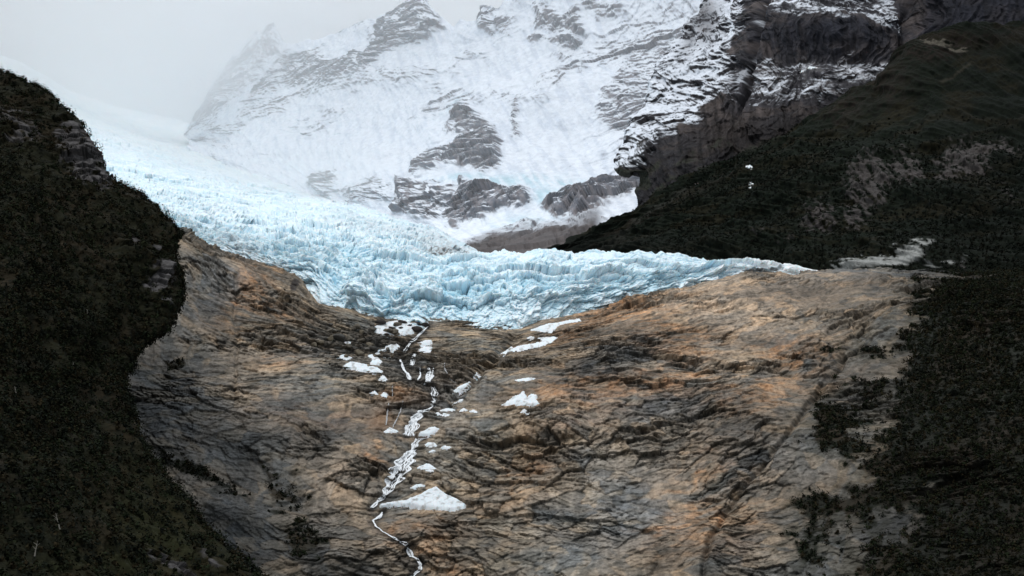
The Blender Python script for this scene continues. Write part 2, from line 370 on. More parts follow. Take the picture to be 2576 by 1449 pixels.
hz -= rough * ss(.4, 1, 1 - g1) * 1.8 * ss(.2, .8, i1) + ss(.4, 1, 1 - g2) * rough * 1.2 + ss(.4, 1, 1 - g3) * .5 * rough
hz += fbm(S/6, T/6, 4, 50) * .55
for ang, sp, sd_, dp in ((58, 26, 1, 1.5), (-50, 34, 2, 1.6), (82, 19, 3, 1.1)):
    a_ = math.radians(ang); q = (S * math.cos(a_) + T * math.sin(a_) * .8 + w2 * 5) / sp; q = np.abs(q - np.round(q)) * sp
    hz -= dp * np.exp(-(q / .9) ** 2) * ss(.05, .35, fbm(S/60, T/60, 3, 44 + sd_))
groove = [([(1300,845),(1270,880),(1215,925),(1178,958),(1120,1010)], 10, 10.), ([(2120,900),(2060,985),(2000,1062),(1950,1130),(1880,1225),(1830,1290),(1780,1370),(1770,1449)], 7, 8.), ([(596,700),(592,790),(597,840),(596,905),(590,1000)], 5, 4.),
          ([(1640,1449),(1660,1380),(1620,1330),(1600,1260)], 12, 4.), ([(740,1200),(760,1290),(800,1400),(790,1460)], 14, 5.)]
gfx = fx + w2 * 7; gfy = fy + w3 * 7
for pts, wd, dp in groove: hz -= dp * np.exp(-(seg_dist(gfx, gfy, pts) / wd) ** 2)
hz -= 5.0 * np.exp(-(wsd / 16) ** 2)
# a step under the triangular snowfield, a dark overhang right of centre, the blunt knob left of the ice
hz += 9 * blobs(fx, fy, [(1060,1345,120,42,6)]) - 5 * blobs(fx, fy, [(1060,1255,100,22)]) + 7 * blobs(fx, fy, [(1430,1075,90,25)]) - 9 * blobs(fx, fy, [(1420,1108,60,12)])
hz += 10 * blobs(fx, fy, [(610,1300,90,30,8),(560,1380,110,30,12),(860,1430,90,60)]) + 8 * blobs(fx, fy, [(1560,930,100,50)]) + 9 * blobs(fx, fy, [(1690,780,120,30,-8)])
snowm = np.zeros(J.sh, F32)
for pl, th, lb in PATCHES:
    m = (fx > min(a for a, b in pl) - 15) & (fx < max(a for a, b in pl) + 15) & (fy > min(b for a, b in pl) - 15) & (fy < max(b for a, b in pl) + 15)
    if m.any(): snowm[m] = np.maximum(snowm[m], ss(-6, 3, poly_sd(fx[m], fy[m], pl)))
fine = hz - (wS * 7)
hz = wS * 7 + fine * (1 - .72 * snowm)
hz = hz * (1 - .65 * np.clip(blobs(fx, fy, [(1180,822,330,30,0,1.3),(850,780,120,22,20,1)]), 0, 1))
J.push(hz, .22)
# colour of the stone
n1 = fbm(S/70, bed/34, 5, 60); n2 = fbm(S/24, bed/9, 5, 61); n3 = fbm(S/9, T/9, 4, 62); n4 = fbm(S/180, T/120, 4, 63)
stre = fbm(S/3.2, T/45, 4, 64)                                       # water stains running down
bandn = fbm(S/60, bed/3.0, 4, 65)
wfx = fx + (n1 * 40 + n2 * 14); wfy = fy + (fbm(S/70+7, T/70, 4, 66) * 30 + n3 * 8)
col = np.empty(J.sh + (3,), F32); col[:] = lin(132, 118, 100)
col = mixc(col, lin(112, 109, 101), ss(-.2, .6, n1)); col = mixc(col, lin(158, 140, 114), ss(.0, .7, n2) * .8)
orange = blobs(wfx, wfy, [(1560,790,150,35,-8,1.1),(1440,840,80,25,-20,.9),(1700,860,140,60,10,.8),(1650,965,220,55,0,.85),(1380,1000,110,30,0,.75),(2010,905,120,60,0,.75),(2080,930,80,70,0,.5),(640,740,60,80,10,.9),(690,790,80,30,0,.8),(720,900,110,35,5,.65),(560,800,60,50,0,.5),(1340,1180,70,40,0,.7),(1720,1330,130,90,-20,.75),(1800,1180,150,90,-20,.6),(1060,1340,110,40,0,.7),(1900,1300,90,60,-30,.5),(1260,1250,110,50,0,.4),(960,1165,40,40,0,.9),(1010,985,70,18,0,.9),(1110,1420,70,40,30,.6),(1900,1000,160,50,-10,.8)])
grey = blobs(wfx, wfy, [(1560,1270,110,110,-35,.95),(1500,1180,90,50,-20,.7),(420,1050,150,190,0,1.),(600,1150,170,110,0,.8),(560,1350,260,120,0,1),(860,1420,110,60,0,1),(510,720,80,90,30,1.),(1560,900,110,40,0,.85),(1700,1020,110,45,0,.8),(1880,1140,120,55,10,.9),(2130,1060,180,60,-45,.9),(2200,930,100,60,-40,.6),(2250,670,220,32,0,1.0),(1150,1000,120,60,-30,.6),(880,870,160,60,0,.5),(1400,1320,80,60,0,.5),(1470,1400,80,60,0,.6),(2100,1400,170,100,0,.9),(2260,1350,200,120,0,.9),(1000,900,90,50,0,.5)])
pale = blobs(wfx, wfy, [(1900,745,260,60,-3,1),(1850,820,150,60,0,.7),(2200,720,120,40,0,.7),(860,1200,60,60,0,.7),(1500,860,80,30,0,.3),(1100,1340,110,40,0,.4),(2050,1240,60,90,-40,.3)])
redd = blobs(wfx, wfy, [(830,1060,170,50,4,.8),(600,700,40,60,0,.6),(1500,1000,180,50,0,.7),(1440,1070,110,30,0,.8),(1850,1370,60,50,0,.6),(700,1040,150,60,0,.6),(1130,960,60,40,-30,.6),(1980,870,60,30,0,.7)])
col = mixc(col, lin(170, 146, 120), np.clip(pale * (1.0 + n2 * .5), 0, 1) * .9)
col = mixc(col, lin(112, 93, 80), np.clip(redd * (1 + n2), 0, 1) * .75)
col = mixc(col, lin(156, 120, 86), np.clip(orange * (.95 + n2 * 1.1 + bandn * .5), 0, 1) * .7)
col = mixc(col, lin(168, 116, 62), np.clip(ss(.45, 1.1, orange * (.9 + n3 + n2 * .8)), 0, 1) * .4)
col = mixc(col, lin(112, 113, 112), np.clip(grey * (1.05 + n2 * .5), 0, 1) * .9)
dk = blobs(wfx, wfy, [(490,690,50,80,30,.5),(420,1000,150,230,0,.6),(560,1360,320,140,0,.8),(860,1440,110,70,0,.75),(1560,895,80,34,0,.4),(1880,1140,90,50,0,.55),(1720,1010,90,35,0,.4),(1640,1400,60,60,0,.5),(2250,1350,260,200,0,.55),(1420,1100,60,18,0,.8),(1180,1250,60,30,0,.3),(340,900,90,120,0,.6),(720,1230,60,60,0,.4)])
col *= (1 - .62 * dk)[..., None]  # dark outcrops; shade at lower left and under the overhang put into colour
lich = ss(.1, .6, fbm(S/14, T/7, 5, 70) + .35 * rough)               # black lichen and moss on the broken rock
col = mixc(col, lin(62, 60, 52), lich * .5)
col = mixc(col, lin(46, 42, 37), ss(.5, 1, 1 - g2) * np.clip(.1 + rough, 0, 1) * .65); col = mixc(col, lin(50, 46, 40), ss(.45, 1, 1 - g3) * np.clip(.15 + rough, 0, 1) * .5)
col *= (1 + stre * .22 * (1 - smooth_zone * .3))[..., None]
col *= (.95 + (i3 - .5) * .5 * (.3 + rough) + (i2 - .5) * .5 + bandn * .12 + (i4 - .5) * .25)[..., None]; col = mixc(col, col * np.array([1.12, .98, .8], F32), ss(.5, .9, i2) * .7); col = mixc(col, col * np.array([.9, .98, 1.08], F32), ss(.5, .1, i2) * .7)
wet = np.exp(-(wsd / (12 + 8 * n3)) ** 2)
col = mixc(col, lin(44, 42, 42), np.clip(wet * 1.1, 0, 1) * .7)
rust = blobs(fx, fy, [(960,1050,26,30,0,1),(1000,1000,50,14,0,.9)]); col = mixc(col, lin(128, 88, 50), rust * .5)
# moss and low scrub on ledges
vegpoly = [(3600,380),(2900,430),(2700,520),(2580,590),(2500,640),(2450,684),(2400,708),(2310,742),(2290,790),(2300,840),(2200,885),(2290,905),(2240,955),(2150,1003),(2080,1035),(2045,1085),(2110,1140),(2150,1200),(2080,1255),(2010,1300),(1985,1350),(2010,1400),(2080,1460),(2080,1700),(3600,1700)]
vn = fbm(S/38, T/38, 4, 71) * 70 + fbm(S/9, T/9, 3, 72) * 26
vsd = poly_sd(fx, fy, vegpoly)
vegJ = ss(-12, 20, vsd + vn * .8)
halo = ss(-120, 10, vsd + vn * .9) * .6 * ss(-.4, .5, n2 + n3 * .5 + .1); col = mixc(col, lin(58, 56, 44), halo)
vegJ = np.maximum(vegJ, ss(.5, .8, blobs(wfx, wfy, [(452,905,36,18,0,1.2),(730,1250,60,80,30,.75),(770,1370,45,70,-10,1),(480,1190,100,16,25,1.1),(2120,960,45,20,-30,.7),(2020,1120,40,20,0,.7),(2100,880,60,14,0,.8),(560,1250,120,12,15,.8),(690,1190,70,20,40,.8)]) + n3 * .25 + n2 * .2) * .9)
bare = ss(.55, .75, blobs(wfx, wfy, [(2250,1330,90,60,0,1),(2140,1370,120,80,0,1),(2330,1240,40,30,0,.8),(2210,1050,110,40,-50,1.),(2180,1130,90,35,-40,.9),(2390,1190,70,16,-35,.7),(2500,1400,40,25,0,.7),(2240,960,50,30,0,.6),(2100,1430,100,60,0,1.1)]) + n3 * .3 + n2 * .25)
vegJ = vegJ * (1 - bare * .93) * (fy < 2000)
vcolJ = .6 * mixc(np.broadcast_to(lin(40, 44, 30), col.shape).astype(F32), lin(62, 52, 34), ss(-.3, .6, n1))
col = mixc(col, vcolJ, vegJ)
lum = col.mean(-1, keepdims=True); col = lum + (col - lum) * .82
darkr = ss(1750, 2350, fx) * .55; col *= (1 - darkr)[..., None] ** .6   # vignette falloff towards the right, put into the stone colour
tip = ss(.5, .75, blobs(fx + n3 * 3, fy + n2 * 3, [(738, 722, 12, 22, 0, 1.)])); col = mixc(col, lin(48, 45, 44), tip * .9)
patchy = fbm(S/120, T/70, 5, 77); col *= (1 + .38 * patchy)[..., None]
col = np.clip(col * 1.2, .004, 1)
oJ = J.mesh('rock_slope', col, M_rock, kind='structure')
J.look = J.raster(0, NVIS); J.veg = vegJ
print('slope', time.time() - T0)

# ================================================================== glacier
g = [
 [(330,575,1350),(470,606,1350),(620,674,1330),(745,740,1292),(800,812,1252),(940,836,1244),(1090,846,1240),(1310,848,1243),(1460,808,1303),(1650,761,1394),(1870,708,1512),(2100,706,1572)],
 [(330,560,1362),(475,594,1358),(625,655,1338),(757,712,1302),(820,775,1258),(950,797,1252),(1095,812,1246),(1310,815,1252),(1455,772,1308),(1640,728,1400),(1860,686,1515),(2098,694,1575)],
 [(328,548,1385),(475,580,1378),(632,632,1360),(780,676,1330),(850,728,1290),(980,745,1285),(1110,752,1282),(1310,757,1287),(1450,728,1335),(1630,700,1425),(1850,672,1530),(2096,691,1580)],
 [(320,535,1420),(470,568,1410),(640,618,1400),(790,650,1385),(870,695,1375),(1000,706,1372),(1120,708,1372),(1310,712,1378),(1450,695,1410),(1620,676,1470),(1840,662,1560),(2090,689,1590)],
 [(310,510,1500),(450,545,1500),(640,598,1520),(800,610,1560),(900,622,1580),(1020,636,1620),(1160,641,1670),(1310,637,1690),(1380,632,1700),(1440,635,1700),(1550,631,1690),(1620,640,1690),(1700,652,1670),(1790,669,1650),(1830,668,1640),(1910,657,1640),(1960,674,1630),(2090,687,1610)],
 [(290,480,1750),(430,510,1750),(640,575,1780),(820,588,1800),(930,600,1850),(1050,618,1900),(1165,648,1950),(1310,668,1900),(1440,672,1850),(1600,680,1800),(1830,700,1740),(2090,705,1650)],
 [(250,430,2400),(400,460,2400),(640,500,2500),(830,515,2600),(980,548,2600),(1080,575,2600),(1160,615,2500),(1300,690,2300),(1440,700,2200),(1600,710,2100),(1830,730,1900),(2090,740,1700)],
 [(180,330,3300),(330,370,3300),(520,430,3500),(680,470,3600),(800,500,3500),(900,520,3300),(1000,565,3100),(1300,720,2600),(1440,730,2400),(1600,740,2200),(1830,760,2000),(2090,770,1750)],
 [(20,215,4500),(200,285,4800),(360,335,5200),(480,365,5200),(560,395,4800),(640,430,4400),(760,500,3800),(1300,760,2800),(1600,780,2400),(2090,800,1800)],
 [(-80,100,5500),(0,150,5500),(67,173,5600),(117,203,5700),(183,243,5900),(250,267,6100),(300,283,6300),(367,300,6600),(433,312,6800),(520,345,6500),(700,490,4500),(1300,800,2900),(1600,820,2500),(2090,840,1900)]]
g.append(back(g[-1], 1500, -300))
# keep each row's columns together: index based parameter on a common 12 column layout
def recol(r, n=24):
    r = np.array(r, float); k = np.linspace(0, 1, len(r)); return r
for k in (1, 2, 3, 4, 5):
    f = .55 if k < 5 else .62
    g[k] = [(x, y, np.interp(x, [q[0] for q in g[0]], [q[2] for q in g[0]]) * (1 - f) + d * f) for x, y, d in g[k]]
segG = [60, 60, 60, 90, 50, 120, 110, 80, 60, 8]
class SheetI(Sheet): pass
rows2 = []
for r in g:
    r = np.array(r, float); rows2.append(r)
G = Sheet(rows2, 1200, segG)
S, T, fx, fy = G.X, G.T, G.fx, G.fy
dist = G.base[..., 1].astype(F32)
upper = ss(1450, 2300, dist)
sc_ = (1 + upper * 1.6)
ws = fbm(S/60, T/60, 4, 101); wt = fbm(S/60+5, T/60, 4, 102)
A1, q1, r1 = blocks(S + ws*12, T + wt*12, 22, 1.5, .1, 111, 1.1, .5)
A2, q2, r2 = blocks(S + ws*6, T + wt*6, 10, 1.0, -.15, 112, 1.4, .55)
A3, q3, r3 = blocks(S, T, 3.8, .9, .2, 113, 1.8, .5)
A4, q4, r4 = blocks(S + ws*40, T + wt*40, 70, 2.2, .3, 114, 1., .6)
rd = ridged(S/40, T/30, 4, 120); rd2 = ridged(S/12, T/12, 3, 121)
front = blobs(fx, fy, [(1250,730,420,55),(950,660,240,60),(1700,700,150,30),(780,620,150,50)])
smoothI = blobs(fx, fy, [(1560,660,330,22,0,.75),(1330,690,160,12,5,.6),(1940,680,120,20,0,.9)]) 
seract = np.clip(.55 + front * .7 - smoothI * .5 + ss(-.2, .5, ws) * .3, .15, 1.3) * (1 - .8 * upper)
h = ws * 7 + A4 * 4 + seract * (A1 * 3.0 + A2 * 1.4 + (rd - 1) * 1.1) + A3 * .55 * (.3 + seract * .6) + (rd2 - 1) * .4
h -= seract * (1 - q1) ** 2 * 2.2 + seract * (1 - q2) * 1.0
# arched step of tall blue seracs across the ice front
for (pts, dp, wd) in [([(880,742),(1000,760),(1100,742),(1200,755),(1330,740),(1480,722),(1560,735)], 9, 14), ([(760,655),(840,690),(900,700),(940,690)], 8, 12), ([(930,650),(1010,655),(1120,668)], 5, 8), ([(1170,705),(1300,690),(1450,690),(1560,680),(1700,690)], 6, 8)]:
    dd = seg_dist(fx + ws * 12, fy + wt * 10, pts); h += dp * .65 * (np.exp(-(dd / wd) ** 2)) * (.5 + r1)
edge = ss(0, 25, G.T)                                       
edgeR = 1 - .75 * ss(1850, 2080, fx)
h = h * edgeR * (1 - upper * .2)
crest = np.exp(-((fy - 640) / 14) ** 2) * ss(1150, 1300, fx)
h = h * (1 - crest * .55) 
G.p[..., 2] += crest * (fbm(S/28, T/60, 3, 140) * 5 + np.abs(fbm(S/13, T/30, 2, 141)) * 3) * edgeR
G.push(h, .3)
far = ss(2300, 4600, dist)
n1 = fbm(S/90, T/50, 5, 150); n2 = fbm(S/14, T/10, 5, 151)
gn = G.normals()
col = np.empty(G.sh + (3,), F32); col[:] = lin(218, 232, 238)
deep = ss(1.5, -6, h / sc_ - ws * 7)
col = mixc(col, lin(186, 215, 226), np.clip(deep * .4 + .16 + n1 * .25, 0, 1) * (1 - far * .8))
blue = blobs(fx + n1*30, fy + n1*12, [(860,690,60,35,0,1),(1000,760,90,35,0,.9),(1130,740,80,35,0,.8),(1380,730,220,30,0,.75),(1200,690,120,30,0,.5),(1640,700,120,25,0,.5),(800,640,80,30,0,.6),(950,640,110,25,0,.5),(1090,790,120,30,0,.5)])
col = mixc(col, lin(160, 205, 222), np.clip(blue * (.55 + n2 * .5 + deep * .3), 0, 1) * .75)
steep = ss(.75, .35, gn[..., 2]); col = mixc(col, lin(128, 196, 224), steep * .2 * (1 - far))
whitec = ss(.1, .7, A2 * .6 + A1 * .5 + n2 * .3); col = mixc(col, lin(236, 243, 246), whitec * .5)
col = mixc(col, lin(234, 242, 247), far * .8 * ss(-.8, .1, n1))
# rock dust: left flank, ice foot, medial moraine below the snow apron
dirt = blobs(fx + n1*20, fy + n1*10, [(640,640,110,16,26,.8),(560,612,80,12,26,.8),(830,785,60,14,20,.7),(900,815,90,12,10,.6),(1700,735,160,12,-10,.7),(1560,760,90,12,-25,.8),(1830,700,90,10,-10,.6),(1080,605,90,20,12,.55),(1120,630,70,12,0,.8),(960,575,110,20,12,.3)])
dn = ss(-.1, .5, fbm(S/5, T/7, 4, 152)); col = mixc(col, lin(128, 118, 110), np.clip(dirt * (.35 + dn * .8), 0, 1) * .8)
crk = (1 - q2) * ss(.55, .8, r1); col = mixc(col, lin(120, 150, 165), crk * .25)
mor = blobs(fx, fy, [(1125,634,45,10,0,.9)]); col = mixc(col, lin(96, 86, 80), np.clip(mor * (.4 + dn), 0, 1))
tipd = ss(.55, .8, blobs(fx, fy + n2*2, [(1915,680,70,7,-3,1.05)])); col = mixc(col, lin(84, 78, 74), tipd * .9)
tong = ss(1780, 1940, fx); col = mixc(col, lin(240, 243, 245), tong * (1 - tipd) * .85)
oG = G.mesh('glacier', np.clip(col * 1.06, .01, .93), M_ice, kind='structure')
print('glacier', time.time() - T0)

# ================================================================== snow mountain behind
ridge = [(470,330,6500),(500,290,6600),(530,210,6900),(560,170,7000),(590,130,7000),(615,108,7000),(640,82,7000),(668,78,7000),(692,64,7000),(706,98,6900),(722,126,6700),(760,113,6600),(820,98,6500),(850,86,6400),(890,70,6300),(930,50,6200),(975,42,6150),(1000,28,6100),(1030,16,6050),(1062,0,6000),(1085,22,5900),(1110,45,5850),(1142,74,5700),(1158,48,5650),(1176,58,5600),(1200,44,5550),(1212,14,5500),(1240,16,5450),(1250,26,5450),(1262,8,5400),(1285,-8,5400),(1500,-100,5300),(1800,-200,5000),(2300,-300,4600)]
m = [
 [(480,440,4700),(760,580,3700),(900,640,3100),(1000,670,2800),(1130,676,2330),(1180,672,2120),(1300,690,2060),(1450,700,2040),(1600,700,2060),(2300,700,2100)],
 [(480,400,4800),(700,500,3800),(820,545,3450),(1000,580,3000),(1140,610,2700),(1250,600,2500),(1400,580,2500),(1600,550,2500),(2300,600,2400)],
 [(480,380,4900),(700,470,3900),(820,510,3600),(1000,545,3150),(1130,565,2960),(1250,556,2900),(1340,535,2920),(1400,525,2930),(1600,490,2900),(2300,560,2600)],
 [(480,370,5100),(700,440,4200),(850,470,3750),(1000,480,3500),(1140,475,3350),(1340,460,3300),(1500,460,3300),(1620,440,3250),(2300,450,3000)],
 [(480,360,5500),(700,385,4700),(900,400,4250),(1100,390,3950),(1300,380,3850),(1550,360,3700),(2300,330,3300)],
 [(475,350,5900),(700,290,5500),(900,260,5100),(1100,265,4700),(1300,250,4450),(1600,210,4150),(2300,130,3700)],
 [(472,340,6200),(560,240,6350),(700,200,6200),(900,150,5800),(1100,140,5350),(1300,110,5050),(1600,60,4700),(2300,-100,4200)],
 ridge]
BK = True
dB = lambda x: np.interp(x, [480, 700, 1000, 1150, 1600, 2300], [4700, 3900, 3000, 2850, 2800, 2600])
m = [[(x, y, d if d < dB(x) else dB(x) + (d - dB(x)) * .36) for x, y, d in r] for r in m]
m += [back(m[-1], 300, -400), back(m[-1], 900, -1300)]
Mo = Sheet(m, 1300, [40, 40, 60, 80, 110, 110, 120, 12, 6])
S, T, fx, fy = Mo.X, Mo.T, Mo.fx, Mo.fy
zz = Mo.base[..., 2].astype(F32)
ws = fbm(S/500, T/500, 4, 201); wt = fbm(S/500+7, T/500, 4, 202); w2 = fbm(S/130, T/130, 4, 203)
# rock buttresses standing out of the snow (outline, relief, bareness)
def reg(pts, k=.7, am=10):
    return ss(-14, 16, poly_sd(fx + w2 * am + ws * am, fy + fbm(S/90, T/90, 4, 205) * am, pts)) * k
L_ = lambda L: tile(L, 858.6, 0, 1/3.)
K2 = lambda L: tile(L, 922.4, 318.6, .3255)
butt = np.maximum.reduce([
 reg(L_([(160,500),(300,170),(420,90),(600,0),(650,40),(800,200),(600,300),(440,360),(200,500),(0,590),(-160,640),(-20,500),(150,350)]), .95),
 reg(L_([(1035,60),(1150,60),(1150,200),(1120,270),(1050,180)]), .7),
 reg(L_([(1460,40),(1560,60),(1680,140),(1800,60),(1880,260),(1680,260),(1560,220),(1460,200)]), 1.),
 reg(L_([(1440,290),(1500,265),(1580,300),(1700,290),(1830,300),(1830,370),(1700,370),(1560,330),(1460,340)]), .85),
 reg(L_([(1150,120),(1300,120),(1280,270),(1160,240)]), .6),
 reg(L_([(1830,0),(2150,0),(2060,120),(1960,150),(1850,60)]), .75),
 reg(L_([(1440,700),(1560,560),(1760,520),(1760,640),(1700,720)]), .42),
 reg(L_([(840,880),(1000,850),(1100,900),(1180,1000),(1220,1100),(1200,1230),(1080,1300),(920,1270),(800,1250),(880,1080),(900,960)]), 1.1),
 reg(L_([(1280,960),(1340,880),(1370,760),(1390,830),(1340,950),(1330,1060),(1290,1020)]), .8),
 reg(L_([(600,1200),(740,1150),(860,1130),(800,1260),(760,1300),(560,1320)]), .8),
 reg(K2([(240,560),(280,420),(500,440),(730,490),(740,540),(640,690),(560,720),(400,700),(235,650)]), 1.0),
 reg(K2([(640,720),(760,460),(900,480),(1260,480),(1290,590),(1020,690),(820,760),(690,790)]), 1.1),
 reg(K2([(1370,660),(1480,540),(1700,480),(2090,380),(2150,480),(1830,650),(1700,720),(1500,720)]), 1.1),
 reg(K2([(740,880),(960,815),(1080,800),(1300,765),(1520,735),(1700,700),(1500,900),(1400,960),(800,1010),(700,960)]), 1.25),
 reg([(770,440),(800,425),(850,435),(850,480),(800,495)], .6), reg([(860,480),(960,440),(1000,470),(990,500),(870,510)], .45),
 reg([(480,310),(530,200),(600,120),(690,60),(715,120),(640,190),(600,240),(560,280),(500,310)], .8),
 reg([(700,130),(800,130),(880,170),(800,195),(700,210),(620,260)], .6), reg([(600,300),(640,240),(740,240),(690,290)], .3),
 reg([(1500,300),(1600,100),(1700,60),(1750,300),(1600,360)], .55), reg([(1110,340),(1150,300),(1190,290),(1250,330)], .5)])
butt = np.maximum(butt, .26 * ss(-.05, .5, fbm(S/260, T/200, 4, 206)) * ss(430, 330, fy) + .3 * ss(1450, 1650, fx) * ss(500, 380, fy))
bed = T + S * -.25 + wt * 120
k1, c1, j1 = blocks(S + ws*60, bed, 120, 1.5, .5, 211, 1.4, .5)
k2, c2, j2 = blocks(S + w2*30, bed, 42, 1.8, .35, 212, 1.5, .5)
k3, c3, j3 = blocks(S + w2*10, T, 17, 1.6, .2, 213, 1.5, .5)
le = (bed + w2*20) / 38; le = le - np.floor(le); le = (ss(0, .2, le) - le) * 10
rdg = ridged((S + T*.35)/160, (T - S*.2)/420, 5, 220) - 1
amp = .06 + butt
h = ws * 35 + rdg * (7 + 4 * butt) + butt * 22 + amp * (k1 * 8 + k2 * 4.5 + k3 * 2.0 + le * .7) + fbm(S/26, T/26, 4, 221) * (1.0 + 1.6*butt) + rdg * 8 * ss(150, 20, fy)
near_r = np.exp(-((T - T[-19, 0]) / 90) ** 2); h = h * (1 - .45 * near_r)
apron = ss(1.9, .6, (zz - 250) / 400)
low = ss(520, 600, fy) * ss(1100, 1170, fx); h = h * (1 - low * .7)
Mo.push(h, .25)
Mo.p[..., 2] += (fbm(S/70, T/70, 4, 240) * 16) * np.exp(-((T - T[-19, 0]) / 120) ** 2)
gn = Mo.normals()
loc = gn[..., 2] - Mo.n[..., 2]
strk = fbm((S + T*.22)/20, (T - S*.2)/130, 5, 230); fin = fbm(S/16, T/9, 4, 231); hor = fbm(S/60, T/9, 5, 233)
bare = butt * .8 + (-loc) * 1.5 * (.3 + butt) + strk * (.24 + .2*butt) + fin * (.12 + .3 * butt) + hor * .4 * (.12 + butt) - .36
bare = ss(-.06, .85, bare) * .92
lowrock = reg(K2([(740,890),(960,818),(1080,815),(1300,770),(1520,740),(1800,660),(1700,900),(1500,1000),(1000,1040),(700,1010),(690,930)]), 1.0, 4)
bare = np.maximum(bare, lowrock * .97)
col = np.empty(Mo.sh + (3,), F32); col[:] = lin(233, 238, 245); col = mixc(col, lin(206, 214, 226), ss(-.1, .6, strk + fin * .5) * .6)
icy = blobs(fx + ws*30, fy, [(1260,450,120,14,-3,.9),(1420,460,100,12,0,.8),(1390,500,50,30,30,.9),(1320,560,90,14,-8,.5),(1150,265,50,12,-30,.4)])
col = mixc(col, lin(180, 212, 222), np.clip(icy * (.8 + strk), 0, 1) * .8)
rockc = mixc(np.broadcast_to(lin(92, 94, 102), col.shape).astype(F32), lin(128, 122, 124), ss(-.3, .5, fin + strk))
rockc = mixc(rockc, lin(78, 70, 66), lowrock * .85); rockc *= (1 + hor * .25)[..., None]
col = mixc(col, rockc, bare)
Mo.mesh('snow_mountain', np.clip(col, .01, .95), M_far, kind='structure')
print('mountain', time.time() - T0)

# ================================================================== faint peaks lost in the mist
fr = [(-400,60,12500),(-100,150,12200),(60,120,12000),(200,150,12000),(330,110,11800),(420,60,11600),(520,80,11500),(620,40,11300),(800,60,11200),(1100,120,11000)]
ff = [[(-400,420,9500),(200,420,9300),(600,420,9200),(1100,420,9200)], [(-400,300,10300),(200,280,10200),(600,260,10100),(1100,260,10000)], fr, back(fr, 900, -900)]
FA = Sheet(ff, 420, [90, 120, 8])
S, T = FA.X, FA.T
h = ridged(S/900, T/700, 5, 301) * 190 + fbm(S/200, T/200, 4, 302) * 40
FA.push(h - 200)
gn = FA.normals(); b = ss(-.02, .3, -(gn[..., 2] - FA.n[..., 2]) + fbm(S/250, T/90, 4, 303) * .35 - .02)
col = mixc(np.broadcast_to(lin(236, 240, 244), FA.sh + (3,)).astype(F32), lin(80, 82, 90), b)
FA.mesh('far_mountains', col, M_far, kind='structure')

# ================================================================== dark cliff on the right
sil = [(1380,650,2140),(1430,606,2250),(1480,571,2350),(1535,546,2400),(1572,528,2400),(1588,500,2450),(1602,460,2500),(1601,432,2500),(1572,440,2520),(1548,430,2560),(1543,405,2620),(1562,370,2700),(1590,340,2750),(1606,300,2800),(1640,240,2850),(1662,170,2900),(1690,100,3000),(1740,40,3100),(1800,-30,3200),(1850,-150,3400)]
cf = [[(x + 160, y + 10, d + 500) for x, y, d in sil], [(x + 25, y + 2, d + 90) for x, y, d in sil], sil,
 [(1500,670,2080),(1600,570,2260),(1680,480,2330),(1680,400,2420),(1700,300,2560),(1760,200,2700),(1800,100,2850),(1860,0,3000),(1920,-150,3250)],
 [(1900,700,2100),(1900,550,2220),(1900,420,2330),(1900,300,2420),(1900,200,2500),(1925,140,2540),(1930,40,2600),(1940,0,2720),(2000,-150,2900)],
 [(2150,700,2050),(2150,500,2180),(2150,300,2300),(2150,200,2380),(2150,142,2450),(2160,45,2490),(2170,0,2700),(2200,-150,2850)],
 [(2285,700,2100),(2285,400,2250),(2290,200,2420),(2290,100,2500),(2290,0,2560),(2290,-150,2600)],
 [(2420,700,2050),(2420,300,2200),(2420,120,2330),(2420,0,2360),(2420,-150,2400)],
 [(2750,700,1900),(2750,300,2150),(2750,80,2300),(2750,-150,2350)]]
cf = [[(x, y, d if d < 2150 else 2150 + (d - 2150) * .5) for x, y, d in r] for r in cf]
cf.append([(x + 550, y, d * .95) for x, y, d in cf[-1]])
CL = Sheet(cf, 620, [8, 10, 110, 170, 170, 90, 80, 90, 60], mode='c')
S, T, fx, fy = CL.S, CL.T, CL.fx, CL.fy      # S climbs, T runs right
zc = CL.base[..., 2].astype(F32); xc = CL.base[..., 0].astype(F32)
ws = fbm(xc/200, zc/200, 4, 401); w2 = fbm(xc/60, zc/60, 4, 402)
e1, d1_, a1_ = blocks(xc + ws*30, zc + w2*20, 60, .6, .15, 411, 1.3, .4, .15)
e2, d2_, a2_ = blocks(xc + w2*15, zc, 24, .7, -.2, 412, 1.4, .4, .3)
e3, d3_, a3_ = blocks(xc, zc + w2*5, 10, .9, .2, 413, 1.4, .4, .5)
col_v = ridged(xc/26 + ws*2, zc/190, 4, 420) - 1
wall = np.maximum(blobs(fx, fy, [(2090,90,170,50,0,1.1)]), ss(2290, 2330, fx))
lf = (zc + w2*14 + ws*40) / 34; lf = lf - np.floor(lf); lf = (ss(0, .2, lf) - lf) * 2.5 * ss(-.2, .6, fbm(xc/90, zc/60, 4, 441))
knob = ss(1800, 1700, fx)
h = ws * 16 + (e1 * 8 + e2 * 2.0 + e3 * .7) * (1 - .55*np.clip(wall, 0, 1)) + col_v * (5 + 4*np.clip(wall, 0, 1)) + lf * (1 - .6*np.clip(wall,0,1)) + fbm(xc/18, zc/18, 4, 421) * 1.3
h += 26 * blobs(fx, fy, [(2090,80,165,48)]) - 14 * blobs(fx, fy, [(2100,158,170,14)]) - 30 * np.exp(-((fx + w2*5 - (1900 - (fy-100)*.25)) / 11) ** 2) * ss(330, 230, fy) - 22*np.exp(-((fx - 2278) / 12)**2)
h *= ss(-1, 16, np.arange(CL.sh[0], dtype=F32))[:, None] * .9 + .1
CL.push(h, .25)
gn = CL.normals()
n1 = fbm(xc/50, zc/35, 5, 430); n2 = fbm(xc/9, zc/12, 5, 431); vs = fbm(xc/7, zc/90, 4, 432)
loc = gn[..., 2] - CL.n[..., 2]
